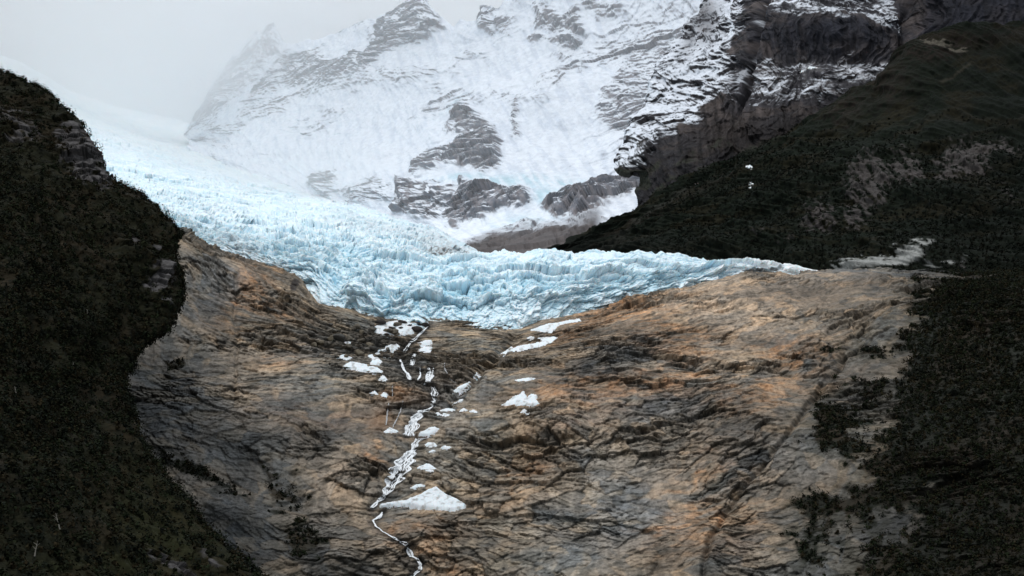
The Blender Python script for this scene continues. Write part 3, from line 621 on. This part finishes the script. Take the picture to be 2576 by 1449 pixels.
# snow dusts the upper left, ledges and one gully; below, the walls are bare
wfx = fx + n1 * 26 + w2 * 12; wfy = fy + n1 * 18
def zone(pts, soft=22): return ss(-soft, soft, poly_sd(wfx, wfy, pts))
z1 = zone([(1500,470),(1500,380),(1580,310),(1620,200),(1660,100),(1720,-60),(1850,-60),(1880,30),(1840,110),(1830,190),(1790,235),(1750,300),(1690,330),(1640,345),(1612,400),(1560,425)])
z2 = zone([(1800,225),(1880,150),(2200,140),(2290,185),(2200,215),(2130,245),(2050,262),(1960,258),(1850,265)], 14)
z3 = zone([(1925,30),(2000,-30),(2230,-30),(2270,70),(2255,85),(2190,42),(2080,52),(1990,42)], 8)
gl = np.exp(-(seg_dist(fx + w2*3, fy, [(1905,55),(1912,85),(1895,130),(1868,165),(1850,195)]) / 8) ** 2) + np.exp(-(seg_dist(fx + w2*4, fy, [(1842,0),(1850,60),(1838,120)]) / 5) ** 2) * .8
led_s = fbm(xc/45 + ws, zc/7, 5, 440)
cov = .98 * z1 + .42 * z2 + .62 * z3 + gl * .8
sn = cov + (loc * .7 + n2 * .3 + n1 * .5 + led_s * .4) * (.2 + np.clip(cov, 0, 1)) - .25
sn = ss(.05, .75, sn) * .9
sn = sn * (1 - .85 * blobs(fx, fy, [(2090,98,155,38,0,1),(1770,40,40,60,0,.9),(1735,90,22,60,10,.6),(1860,160,16,60,20,.8)]))
rock = mixc(np.broadcast_to(lin(66, 64, 68), sn.shape + (3,)).astype(F32), lin(92, 84, 82), ss(-.2, .6, n1 + n2*.4))
rock = mixc(rock, lin(60, 52, 48), blobs(fx, fy, [(1830,330,110,60,0,.8),(2000,340,110,60,0,.6),(1780,260,60,40,0,.5)]))
rock = mixc(rock, lin(38, 40, 50), np.clip(wall, 0, 1) * .8); rock *= (.72 + vs * .4)[..., None]
rock = mixc(rock, lin(108, 106, 106), blobs(fx, fy, [(2080,190,190,26,3,.6)]) * ss(-.3,.5,n2))
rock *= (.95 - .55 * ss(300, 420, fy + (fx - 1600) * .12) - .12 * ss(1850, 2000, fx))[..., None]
gv = ss(.1, .6, n1 + ss(360, 520, fy) * .8 + ss(1800, 2000, fx)*.2 - .3) * ss(280, 400, fy); rock = mixc(rock, lin(44, 47, 38), gv * .85)
col = mixc(rock, lin(225, 230, 238), sn)
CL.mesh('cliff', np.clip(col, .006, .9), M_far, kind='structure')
print('cliff', time.time() - T0)

# ================================================================== green hillside on the right
ht = [(1330,668,1880),(1360,643,1900),(1430,610,1950),(1500,578,2000),(1620,516,2080),(1740,448,2120),(1850,396,2150),(1950,350,2160),(2060,288,2180),(2110,250,2180),(2150,226,2170),(2200,206,2160),(2230,168,2150),(2262,138,2140),(2295,108,2130),(2340,96,2120),(2400,84,2120),(2480,74,2130),(2576,68,2150),(2800,60,2150)]
hs = [
 [(1330,720,1750),(1600,730,1740),(1850,740,1650),(2080,740,1590),(2250,720,1510),(2400,760,1350),(2800,800,1000)],
 [(1330,690,1820),(1600,640,1810),(1850,620,1750),(2100,600,1680),(2300,590,1590),(2500,580,1500),(2800,540,1350)],
 [(1330,680,1850),(1600,590,1900),(1850,520,1850),(2100,470,1790),(2300,440,1740),(2500,410,1700),(2800,380,1600)],
 [(1330,674,1865),(1600,555,1980),(1850,460,2000),(2050,380,2000),(2200,320,1980),(2350,260,1950),(2500,240,1930),(2800,220,1900)],
 ht, back(ht, 60, -12), back(ht, 260, -160)]
for r in hs: r.append((3400, r[-1][1] - 20, r[-1][2] * .93))
H = Sheet(hs, 1150, [70, 130, 110, 160, 14, 8])
S, T, fx, fy = H.X, H.T, H.fx, H.fy
ws = fbm(S/170, T/170, 4, 501); w2 = fbm(S/45, T/45, 4, 502)
scarp = blobs(fx + w2*14, fy + ws*14, [(2190,455,60,70,12,1),(2280,430,42,55,0,1),(2150,520,40,60,10,.8),(2430,390,80,48,-8,1),(2380,430,30,60,0,.7),(2060,540,55,60,0,.7),(2000,610,70,26,0,.35),(2520,360,50,30,0,.7),(2350,600,60,30,0,.35),(2420,660,14,50,0,.45),(2540,480,30,50,0,.4),(1900,600,60,20,0,.35),(2200,610,30,50,30,.3)])
b1, q1, r1 = blocks(S + ws*20, T, 36, .5, .15, 511, 1.3, .4, .1); b2, q2, r2 = blocks(S, T, 12, .6, .2, 512, 1.4, .4, .2)
gul = ridged((S*.9 + T*.3)/48 + ws*.5, (T*.9 - S*.3)/420, 4, 520) - 1
h = ws * 16 + gul * 8 + w2 * 3 + scarp * (b1 * 9 + b2 * 3 + 8) + b2 * .5 + fbm(S/9, T/9, 4, 521) * 1.0
topw = np.arange(H.sh[0]) / (H.sh[0] - 22.0); h *= (1 - .6 * ss(.93, 1, topw.astype(F32)))[:, None]
H.push(h, .35)
n1 = fbm(S/80, T/60, 5, 530); n2 = fbm(S/9, T/8, 5, 531); vs = fbm(S/6, T/40, 4, 532)
col = np.empty(H.sh + (3,), F32); col[:] = lin(34, 41, 30)
col = mixc(col, lin(50, 47, 32), ss(-.1, .6, n1)); col = mixc(col, lin(28, 33, 28), ss(0, .6, n2) * .7)
brown = blobs(fx + n1*20, fy + n1*20, [(2350,120,150,22,-8,1),(2230,210,60,60,-50,.8),(2130,270,60,40,-40,.8),(2480,95,140,16,0,.7),(1800,455,200,8,-27,.6),(1600,560,220,8,-27,.7)])
col = mixc(col, lin(62, 53, 46), np.clip(brown * (.8 + n2), 0, 1) * .85)
talus = np.exp(-(seg_dist(fx + n1*8, fy + w2*6, [(1735,460),(1640,520),(1600,560),(1560,600),(1500,635)]) / 7) ** 2); col = mixc(col, lin(84, 82, 74), talus * .6)
talus2 = np.exp(-(seg_dist(fx, fy + n1*5, [(2440,160),(2400,185),(2370,200)]) / 4) ** 2); col = mixc(col, lin(92, 86, 72), talus2 * .6)
pk = ss(.38, .8, scarp * (1 + n2*.8 + vs*.9) + n1*.12); col *= (.72 - .2 * ss(2200, 2500, fx))[..., None]; col = mixc(col, lin(88, 81, 78), pk * .75)  # right end darkened: vignette put into the hillside colour
col = mixc(col, lin(120, 112, 98), ss(.55, .8, blobs(fx + n2*9, fy + n2*6, [(2360,108,50,9,0,1),(2410,120,45,8,0,.9)]) + n2*.2) * .7)
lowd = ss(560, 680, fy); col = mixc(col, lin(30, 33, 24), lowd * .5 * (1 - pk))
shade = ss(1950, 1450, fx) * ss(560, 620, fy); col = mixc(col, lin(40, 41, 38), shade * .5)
ps = ss(.42, .75, blobs(fx + n2*14, fy + n2*7 + (fx-2200)*.16, [(2200,664,120,14,0,1),(2290,655,60,22,0,.9),(2330,640,40,16,0,.7),(2380,690,90,9,0,.6)]) + n2*.25 + vs*.15); col = mixc(col, lin(140, 138, 132), ps * .85); pk = np.maximum(pk, ps)
H.veg = ss(.4, .1, pk) * (1 - np.clip(brown, 0, 1) * .8) * ss(300, 420, fy + n1*60)
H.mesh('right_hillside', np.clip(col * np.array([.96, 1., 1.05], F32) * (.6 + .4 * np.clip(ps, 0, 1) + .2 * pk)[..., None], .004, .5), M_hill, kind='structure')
H.look = H.raster(0, 470)
print('hillside', time.time() - T0)

# ================================================================== dark wooded hill on the left
sl2 = [(800,1620,590),(700,1500,610),(650,1449,620),(590,1390,640),(520,1320,660),(478,1260,680),(420,1200,700),(360,1130,730),(328,1060,760),(305,1000,790),(309,950,810),(340,893,830),(388,850,850),(432,805,870),(452,760,880),(448,700,900),(436,640,920),(453,590,930),(430,563,940),(400,530,950),(350,488,960),(298,462,970),(268,436,975),(248,390,985),(218,340,1000),(188,300,1010),(120,240,1040),(60,204,1060),(0,182,1080),(-150,120,1100)]
lh = [[(x - 260, y + 5, d + 260) for x, y, d in sl2], [(x - 60, y + 2, d + 60) for x, y, d in sl2], sl2,
 [(600,1640,560),(470,1449,585),(350,1280,630),(250,1120,690),(210,980,745),(240,860,800),(310,760,845),(340,640,880),(320,540,915),(220,470,945),(150,380,975),(90,300,1010),(-20,250,1045),(-200,190,1080)],
 [(350,1660,500),(250,1449,530),(170,1250,580),(120,1050,650),(120,880,720),(150,720,790),(150,600,840),(80,480,900),(0,380,960),(-80,320,1000),(-300,260,1050)],
 [(-250,1680,380),(-250,1200,450),(-250,900,560),(-300,600,720),(-350,400,860),(-450,320,950)]]
LH = Sheet(lh, 900, [8, 14, 130, 150, 170], mode='c')
fx, fy = LH.fx, LH.fy
xl = (LH.base[..., 0] * .6 + LH.base[..., 1] * .8).astype(F32); zl = LH.base[..., 2].astype(F32) * 1.3
ws = fbm(xl/90, zl/90, 4, 601); w2 = fbm(xl/25, zl/25, 4, 602)
crag = blobs(fx + w2*12, fy + ws*12, [(215,400,45,75,-25,1),(180,350,40,50,0,.8),(250,450,40,40,0,.9),(400,700,34,38,0,1),(60,330,60,40,0,.5),(30,290,60,30,0,.5),(330,600,40,30,0,.4),(390,620,30,20,0,.5),(420,760,20,20,0,.6),(450,1420,90,18,30,.6),(520,1400,60,14,30,.5)])
b1, q1, r1 = blocks(xl + ws*10, zl, 24, .8, .2, 611, 1.3, .5); b2, q2, r2 = blocks(xl, zl, 8, .8, .3, 612, 1.4, .5)
h = ws * 9 + w2 * 3 + crag * (b1 * 4 + b2 * 2.0) + b2 * .3 + fbm(xl/6, zl/6, 4, 620) * .8 + (ridged(xl/40, zl/150, 3, 621) - 1) * 4
h *= .35 + .65 * ss(20, 70, np.arange(LH.sh[0], dtype=F32))[:, None]
LH.push(h, .35)
n1 = fbm(xl/40, zl/40, 5, 630); n2 = fbm(xl/5, zl/7, 5, 631)
col = np.empty(LH.sh + (3,), F32); col[:] = lin(38, 38, 25); col = mixc(col, lin(48, 42, 30), ss(-.1, .5, n1)); col = mixc(col, lin(30, 32, 24), ss(0, .5, n2)*.7)
pk = ss(.33, .62, crag * (1 + n2*.7) + n1*.1); col = mixc(col, lin(104, 101, 101), pk * .9)
col *= (1 + fbm(xl/3, zl/22, 4, 632) * .3)[..., None]
grassy = blobs(fx, fy, [(420,1330,160,110,45,1),(300,1420,200,50,0,.8)])
col = mixc(col, lin(48, 50, 27), np.clip(grassy, 0, 1) * .6 * (1 - pk))
LH.veg = (1 - pk) * (1 - .35 * np.clip(grassy, 0, 1)) * (.5 + .5*ss(-.5, .2, n1 + ss(300, 800, fy)))
LH.mesh('left_hill', np.clip(col * .6, .004, .5), M_hill, kind='structure')
LH.look = LH.raster(0, None)

# ================================================================== fjord water, out to the horizon
me = bpy.data.meshes.new('water'); raw_mesh(me, np.array([(-40000,-40000,0),(40000,-40000,0),(40000,40000,0),(-40000,40000,0)]), [0,1,2,3], 4, None, False)
mw = bpy.data.materials.new('fjord_water'); mw.use_nodes = True; b = mw.node_tree.nodes['Principled BSDF']
b.inputs['Base Color'].default_value = (.02, .045, .05, 1); b.inputs['Roughness'].default_value = .12
nn = N(mw.node_tree, 'ShaderNodeTexNoise'); nn.inputs['Scale'].default_value = .4; nn.inputs['Detail'].default_value = 5
gg = N(mw.node_tree, 'ShaderNodeNewGeometry'); bb = N(mw.node_tree, 'ShaderNodeBump'); bb.inputs['Strength'].default_value = .4
mw.node_tree.links.new(gg.outputs['Position'], nn.inputs['Vector']); mw.node_tree.links.new(nn.outputs['Fac'], bb.inputs['Height']); mw.node_tree.links.new(bb.outputs[0], b.inputs['Normal'])
me.materials.append(mw); o = bpy.data.objects.new('water', me); C.objects.link(o); o['kind'] = 'structure'

# ================================================================== scrub and low forest
rs = np.random.RandomState(5)
def foliage(name, sheet, weight, count, rmin, rmax, nleaf, leaf, cols, label):
    """shrubs and stunted beech packed over a slope: leaf-sized faces spread through each crown's volume"""
    nv, nu = sheet.sh
    a = np.linalg.norm(np.gradient(sheet.base, axis=0), axis=2) * np.linalg.norm(np.gradient(sheet.base, axis=1), axis=2)
    fx_, fy_ = sheet.fx, sheet.fy
    vis = (fx_ > -120) & (fx_ < FW + 480) & (fy_ < FH + 140) & (fy_ > -40)
    wgt = (weight * a * vis).ravel().astype(float); wgt /= wgt.sum()
    pick = np.searchsorted(np.cumsum(wgt), rs.rand(count)); pick = np.clip(pick, 0, nv * nu - 1)
    c = sheet.p.reshape(-1, 3)[pick] + rs.randn(count, 3) * .6; n = sheet.n.reshape(-1, 3)[pick]
    r = rmin + (rmax - rmin) * rs.rand(count) ** 2
    up = n * .45 + np.array([0, 0, .8]); up /= np.linalg.norm(up, axis=1, keepdims=True)
    c = c + up * (r * .35)[:, None]
    tall = .8 + rs.rand(count) * .7
    d = rs.randn(count, nleaf, 3); d /= np.linalg.norm(d, axis=2, keepdims=True); rad = rs.rand(count, nleaf, 1) ** .45
    lob = 1 + .35 * np.sin(d[..., :1] * 5 + rs.rand(count, 1, 1) * 6) * np.cos(d[..., 1:2] * 4 + rs.rand(count, 1, 1) * 6)
    off = d * rad * lob * r[:, None, None]; off[..., 2] *= tall[:, None]
    lc = (c[:, None, :] + off).reshape(-1, 3); ls = (leaf * (.6 + .8 * rs.rand(len(lc))))[:, None]
    t1 = rs.randn(len(lc), 3); t1 /= np.linalg.norm(t1, axis=1, keepdims=True)
    nn = off.reshape(-1, 3); nn = nn / (np.linalg.norm(nn, axis=1, keepdims=True) + 1e-6) + rs.randn(len(lc), 3) * .5 + np.array([0, 0, .4])
    t2 = np.cross(t1, nn); t2 /= np.linalg.norm(t2, axis=1, keepdims=True) + 1e-6; t1 = np.cross(nn, t2); t1 /= np.linalg.norm(t1, axis=1, keepdims=True) + 1e-6
    V = np.stack([lc - t1 * ls, lc + t2 * ls * .8, lc + t1 * ls, lc - t2 * ls * .8], 1).reshape(-1, 3)
    cc = np.array([lin(*k) for k in cols]); ci = rs.randint(0, len(cols), count); base = cc[ci] * (.28 + .28 * rs.rand(count, 1))
    colr = np.repeat(np.repeat(base, nleaf, 0) * (.75 + .5 * rs.rand(count * nleaf, 1)), 4, 0)
    me = bpy.data.meshes.new(name); raw_mesh(me, V, np.arange(len(V), dtype=np.int32), 4, colr, False)
    o = bpy.data.objects.new(name, me); C.objects.link(o); me.materials.append(M_leaf)
    o['kind'] = 'stuff'; o['label'] = label; o['category'] = 'scrub'
GREENS = [(50,54,36),(44,50,36),(56,52,36),(42,47,38),(60,53,37),(46,54,36),(38,43,35)]
foliage('scrub', LH, LH.veg, 19000, 1.0, 4.6, 36, .6, GREENS, 'dense dark low beech scrub covering the left hill')
foliage('scrub', J, J.veg * (J.fy < 1600), 26000, 1.0, 4.4, 32, .65, GREENS, 'dense dark scrub covering the lower right slope')
foliage('scrub', H, H.veg * ss(1500, 1800, H.fx), 19000, 1.5, 3.6, 14, .9, [(36,42,34),(32,38,32),(40,40,32)], 'dark shrubs spread over the steep right hillside')
print('scrub', time.time() - T0)

# ================================================================== things lying on the slope
def thing_mesh(name, V, q, k, mat, col=None, smooth=True, **props):
    me = bpy.data.meshes.new(name); c0 = np.array(V).mean(0); raw_mesh(me, np.array(V) - c0, q, k, col, smooth)
    me.materials.append(mat); o = bpy.data.objects.new(name, me); C.objects.link(o); o.location = c0
    for a, b in props.items(): o[a] = b
    return o
def snow_patch(pl, th, label, look, group, nd=(0, -.55, .83), step=2.0, amp=1.0):
    x0, x1 = min(a for a, b in pl) - 4, max(a for a, b in pl) + 4; y0, y1 = min(b for a, b in pl) - 4, max(b for a, b in pl) + 4
    step = min(step, (x1 - x0) / 14, (y1 - y0) / 8)
    nx, ny = int((x1 - x0) / step) + 2, int((y1 - y0) / step) + 2
    X, Y = np.meshgrid(np.linspace(x0, x1, nx), np.linspace(y0, y1, ny)); X = X.astype(F32); Y = Y.astype(F32)
    sd = poly_sd(X, Y, pl) + fbm(X/6, Y/4, 3, 700) * amp * min(1, (y1 - y0) / 25)
    inner = np.clip(sd / 5.5, -1, 1); t = np.where(inner > 0, np.sqrt(np.clip(inner * (2 - inner), 0, 1)), inner * 1.2) * th * .34
    p = look(X, Y); q = look(X, Y + 5); r_ = look(X, Y - 5); p = (p * 2 + q + r_) / 4
    p = p + np.array(nd) * (t + .45 + fbm(X/14, Y/8, 2, 701) * .35 * (t > 0))[..., None]
    keep = sd > -3.0; f = keep[:-1, :-1] & keep[1:, :-1] & keep[:-1, 1:] & keep[1:, 1:]
    idx = np.arange(nx * ny).reshape(ny, nx); q = np.stack([idx[1:, :-1], idx[1:, 1:], idx[:-1, 1:], idx[:-1, :-1]], -1)[f]
    if len(q) == 0: return
    u, inv = np.unique(q.ravel(), return_inverse=True); V = p.reshape(-1, 3)[u]
    dirt = ss(.1, .75, fbm(X/14, Y/8, 3, 702)).reshape(-1)[u]
    col = mixc(np.broadcast_to(lin(222, 228, 231), (len(u), 3)).astype(F32), lin(150, 146, 140), dirt * .7)
    return thing_mesh('snow_patch', V, inv, 4, M_snow, col, True, label=label, category='snow patch', group=group)
for pl, th, lb in PATCHES: snow_patch(pl, th, lb, J.look, 'old snow patches on the rock slope')
for cx, cy, rx, ry, lb in [(1890,431,6,6,'upper small snow patch in the gully of the dark right hillside'),(1888,465,5,8,'lower small snow patch in the gully of the dark right hillside'),(1742,446,6,2.6,'tiny snow sliver at the foot of the dark cliff above the grassy edge')]:
    pl = [(cx + rx * math.cos(a) * (1 + .25*math.sin(3*a + cx)), cy + ry * math.sin(a)) for a in np.linspace(0, 2*math.pi, 10)[:-1]]
    snow_patch(pl, 2., lb, H.look, 'snow patches on the right hillside', amp=.6)
CL.look = CL.raster(18, None)
snow_patch(tile([(880,535),(940,540),(960,530),(1015,540),(1000,550),(900,547)], 1717.3, 0, 1/3.), 4., 'bright flat snow patch on the terrace below the dark cliff block', CL.look, 'snow patches on the cliff', (0, -.9, .4), amp=.8)

# boulders: lumpy faceted stones
def boulder(cx, cy, r, look, label, group, colr=(70, 64, 60), seed=1, name='boulder', flat=.75):
    rr = np.random.RandomState(seed); n = 20; m_ = 12
    th = np.linspace(0, 2*np.pi, n, endpoint=False); ph = np.linspace(-np.pi/2, np.pi/2, m_)
    TH, PH = np.meshgrid(th, ph); D = np.stack([np.cos(PH)*np.cos(TH), np.cos(PH)*np.sin(TH), np.sin(PH)], -1)
    R = np.ones(TH.shape)
    for k in range(9):                        # cut by random planes
        v = rr.randn(3); v /= np.linalg.norm(v); c = .38 + .3 * rr.rand(); dt = (D @ v); R = np.minimum(R, np.where(dt > .05, c / np.maximum(dt, .05), 9))
    p = look(cx, cy); V = D * R[..., None] * np.array([r * (1.2 + .4*rr.rand()), r * 1.2, r * flat * 1.2]) + p + np.array([0, -.35*r, .35*r])
    idx = np.arange(n * m_).reshape(m_, n); i2 = np.roll(idx, -1, 1); q = np.stack([idx[:-1], i2[:-1], i2[1:], idx[1:]], -1).reshape(-1)
    c = np.broadcast_to(lin(*colr), (n*m_, 3)) * (.85 + .3 * rr.rand(n*m_, 1))
    thing_mesh(name, V.reshape(-1, 3), q, 4, M_stone, c.astype(F32), False, label=label, category='boulder', group=group)
for k, (bx, by, br, lb) in enumerate([(515,250,30,'dark boulder at the middle of the wide snow patch below the ice'),(585,250,22,'small dark boulder right of the middle one in the snow below the ice'),(597,198,36,'broad dark boulder at the upper edge of the bouldery snow patch'),
  (668,228,26,'dark boulder at the right rim of the bouldery snow patch'),(400,205,40,'wide dark boulder half under the ice left of the bouldery snow patch'),(728,268,42,'big black boulder beside the start of the waterfall'),
  (750,218,26,'black boulder right under the ice above the waterfall start'),(810,225,34,'black boulder wedged under the ice right of the waterfall start'),(470,300,20,'small boulder at the lower edge of the bouldery snow patch')]):
    fxb, fyb = B_([(bx, by)])[0]; boulder(fxb, fyb, br * .2893 * .37 * 1.0, J.look, lb, 'dark boulders at the ice foot', (58, 54, 52), 40 + k, flat=.6)
bn = 0
for k in range(46):                            # the block field left of the falls
    bx, by = rs.uniform(780, 1000), rs.uniform(815, 905)
    if by > 905 - (bx - 780) * .05: continue
    boulder(bx, by, rs.uniform(1.8, 4.6), J.look, 'weathered angular block in the boulder field between the ice and the broad lumpy snow patch', 'blocks of the boulder field', [(100,94,84),(88,84,78),(106,98,84),(78,76,72)][k % 4], 200 + k)

# falling water: braided strands of foam that follow the rock
def strands(steps, look, seed=3, lift=1.0, dens=1.0):
    rr = np.random.RandomState(seed); V = []; Q = []
    for st in steps:
        st = np.array(st, float); L = np.r_[0, np.cumsum(np.hypot(*np.diff(st[:, :2], axis=0).T))]
        k = max(6, int(L[-1] / 1.3)); s = np.linspace(0, L[-1], k)
        x = np.interp(s, L, st[:, 0]); y = np.interp(s, L, st[:, 1]); wd = np.interp(s, L, st[:, 2]) * (.9 + .25 * np.sin(s * .23 + seed))
        ns = max(3, int(wd.mean() * 5 * dens)) + 2
        for j in range(ns):
            ph, fq, am = rr.rand() * 6.28, .1 + rr.rand() * .3, rr.rand() * .12
            o = (rr.uniform(-1, 1) if wd.mean() > 9 else np.clip(rr.randn() * .55, -1.1, 1.1)) + am * np.sin(s * fq + ph); o = np.clip(o, -1.05, 1.05)
            a0, a1 = (0, k) if j < 2 or rr.rand() < .2 else sorted(rr.choice(np.arange(k + 1), 2, replace=False))
            if a1 - a0 < 4: continue
            sx = x + o * wd + rr.randn(k) * .3; sy = y + rr.randn(k) * .1
            p = look(sx, sy); p[1:-1] = (p[:-2] + p[1:-1] * 2 + p[2:]) / 4
            p = p[a0:a1] + np.array([0, -.6, .75]) * (lift * .9 + rr.rand() * .2)
            hw = (.09 + .26 * rr.rand() ** 2 + .008 * wd[a0:a1]) * (.7 + .5 * rr.rand(a1 - a0)); hw[0] *= .3; hw[-1] *= .3
            b = len(V) and sum(len(v) for v in V)
            t = np.gradient(p, axis=0); t /= np.linalg.norm(t, axis=1, keepdims=True) + 1e-6
            n = np.array([0, -.6, .8]); sd = np.cross(t, n); sd /= np.linalg.norm(sd, axis=1, keepdims=True) + 1e-6
            ring = np.stack([p - sd * hw[:, None], p + n * hw[:, None] * .35, p + sd * hw[:, None]], 1)
            m_ = len(p); V.append(ring.reshape(-1, 3)); i = np.arange(m_ - 1)[:, None] * 3 + b; c = np.arange(2)[None]; c2 = c + 1
            Q.append(np.stack([i + c, i + 3 + c, i + 3 + c2, i + c2], -1).reshape(-1))
    return np.concatenate(V), np.concatenate(Q)
V, q = strands(FALL, J.look, 3)
st_ = 0
fc = np.broadcast_to(lin(242, 245, 247), (len(V), 3)).astype(F32) * (.85 + .15 * rs.rand(len(V), 1)).astype(F32)
thing_mesh('waterfall', V, q, 4, M_foam, fc, True, label='white meltwater cascade dropping in steps from the ice down the brown rock', category='waterfall')
for k, (st, lb) in enumerate(RILLS):
    V, q = strands([st], J.look, 20 + k, .8, .8)
    thing_mesh('trickle', V, q, 4, M_foam, np.broadcast_to(lin(170, 170, 170), (len(V), 3)).astype(F32), True, label=lb, category='trickle', group='thin trickles beside the waterfall')

# bleached dead trees standing in the left scrub
def dead_tree(cx, cy, hgt, seed, label):
    hgt *= .7
    rr = np.random.RandomState(seed); p0 = LH.look(cx, cy); V = []; Q = []
    def limb(a, b, r0, r1):
        n = 6; base = sum(len(v) for v in V); d = (b - a) / np.linalg.norm(b - a); s = np.cross(d, [.3, 1, .2]); s /= np.linalg.norm(s); u = np.cross(d, s); ring = []
        for f, r in ((0, r0), (.5, (r0 + r1) / 2), (1, r1)):
            c = a + (b - a) * f + rr.randn(3) * .08 * (f == .5)
            for k in range(n): t = 2 * math.pi * k / n; ring.append(c + (s * math.cos(t) + u * math.sin(t)) * r)
        V.append(np.array(ring))
        for l in range(2):
            for k in range(n): Q.extend([base + l*n + k, base + l*n + (k+1) % n, base + (l+1)*n + (k+1) % n, base + (l+1)*n + k])
    lean = np.array([rr.uniform(-.35, .35), 0, 1]); tp = p0 + np.array([0, -1.5, -.5]); end = tp + lean * hgt; limb(tp, end, .32, .1)
    for k in range(6):
        f = .35 + .1 * k; s = tp + lean * hgt * f; limb(s, s + np.array([rr.uniform(-1, 1), rr.uniform(-.6, .2), rr.uniform(.4, 1)]) * hgt * .3, .13, .04)
    V = np.concatenate(V); thing_mesh('dead_tree', V, np.array(Q), 4, M_bark, np.broadcast_to(lin(120, 116, 108), (len(V), 3)).astype(F32), True, label=label, category='dead tree', group='bleached dead trees in the left scrub')
for k, (a, b, hh, lb) in enumerate([(147,1022,9,'tall pale dead tree leaning in the scrub halfway up the left hill'),(195,1010,5,'short pale forked snag right of the tall dead tree on the left hill'),(128,1340,9,'pale dead trunk in the scrub near the bottom of the left hill'),(95,1395,8,'pale dead trunk nearest the bottom left corner'),
  (60,1035,5,'small dead snag above the tall leaning one near the left edge'),(238,790,6,'small bleached snag left of the bare grey rock in the left scrub'),(180,930,6,'thin dead snag in the middle of the left scrub'),(55,985,5,'thin dead snag by the left edge of the view')]): dead_tree(a, b, hh, 900 + k, lb)

# ================================================================== mist lying against the high ground
def volume(name, dens, colr=(.996, .998, 1.0)):
    mv = bpy.data.materials.new(name); mv.use_nodes = True; t = mv.node_tree; t.nodes.clear()
    o = N(t, 'ShaderNodeOutputMaterial'); v = N(t, 'ShaderNodeVolumePrincipled')
    v.inputs['Density'].default_value = dens; v.inputs['Color'].default_value = (*colr, 1); v.inputs['Anisotropy'].default_value = 0
    t.links.new(v.outputs[0], o.inputs['Volume']); return mv
def box(name, lo, hi, mat):
    x0, y0, z0 = lo; x1, y1, z1 = hi
    V = [(x0,y0,z0),(x1,y0,z0),(x1,y1,z0),(x0,y1,z0),(x0,y0,z1),(x1,y0,z1),(x1,y1,z1),(x0,y1,z1)]
    q = [0,3,2,1, 4,5,6,7, 0,1,5,4, 1,2,6,5, 2,3,7,6, 3,0,4,7]
    me = bpy.data.meshes.new(name); raw_mesh(me, np.array(V, float), q, 4, None, False); me.materials.append(mat)
    o = bpy.data.objects.new(name, me); C.objects.link(o); o['kind'] = 'stuff'; return o
def puff(name, c, r, mat, rot=0):
    n, m_ = 40, 20; th = np.linspace(0, 2*np.pi, n, endpoint=False); ph = np.linspace(-np.pi/2, np.pi/2, m_); TH, PH = np.meshgrid(th, ph)
    D = np.stack([np.cos(PH)*np.cos(TH), np.cos(PH)*np.sin(TH), np.sin(PH)], -1)
    V = D * np.array(r); idx = np.arange(n*m_).reshape(m_, n); i2 = np.roll(idx, -1, 1); q = np.stack([idx[:-1], i2[:-1], i2[1:], idx[1:]], -1).reshape(-1)
    me = bpy.data.meshes.new(name); raw_mesh(me, V.reshape(-1, 3), q, 4, None, True); me.materials.append(mat)
    o = bpy.data.objects.new(name, me); C.objects.link(o); o.location = c; o.rotation_euler = (0, 0, rot); o['kind'] = 'stuff'; return o
box('mist', (-9000, 2650, 500), (9000, 9500, 4200), volume('thin_mist', 2.6e-4))
puff('mist_bank', P(330, 110, 7400), (2000, 1500, 900), volume('thick_mist', 4.0e-4))
puff('mist_bank', P(500, 40, 5000), (1000, 560, 420), volume('drifting_mist', 8e-4))
puff('mist_bank', P(560, 190, 4900), (520, 400, 170), volume('drifting_mist_b', 9e-4))
puff('mist_bank', P(700, 30, 4950), (500, 380, 130), volume('drifting_mist_c', 8e-4))
puff('mist_bank', P(330, 240, 5100), (620, 400, 150), volume('drifting_mist_d', 6e-4))
puff('mist_bank', P(900, 455, 3330), (330, 170, 90), volume('spindrift', 1.5e-3))
puff('mist_bank', P(120, 20, 7200), (1700, 1400, 900), volume('thick_mist_b', 2.4e-4))
print('done', time.time() - T0)
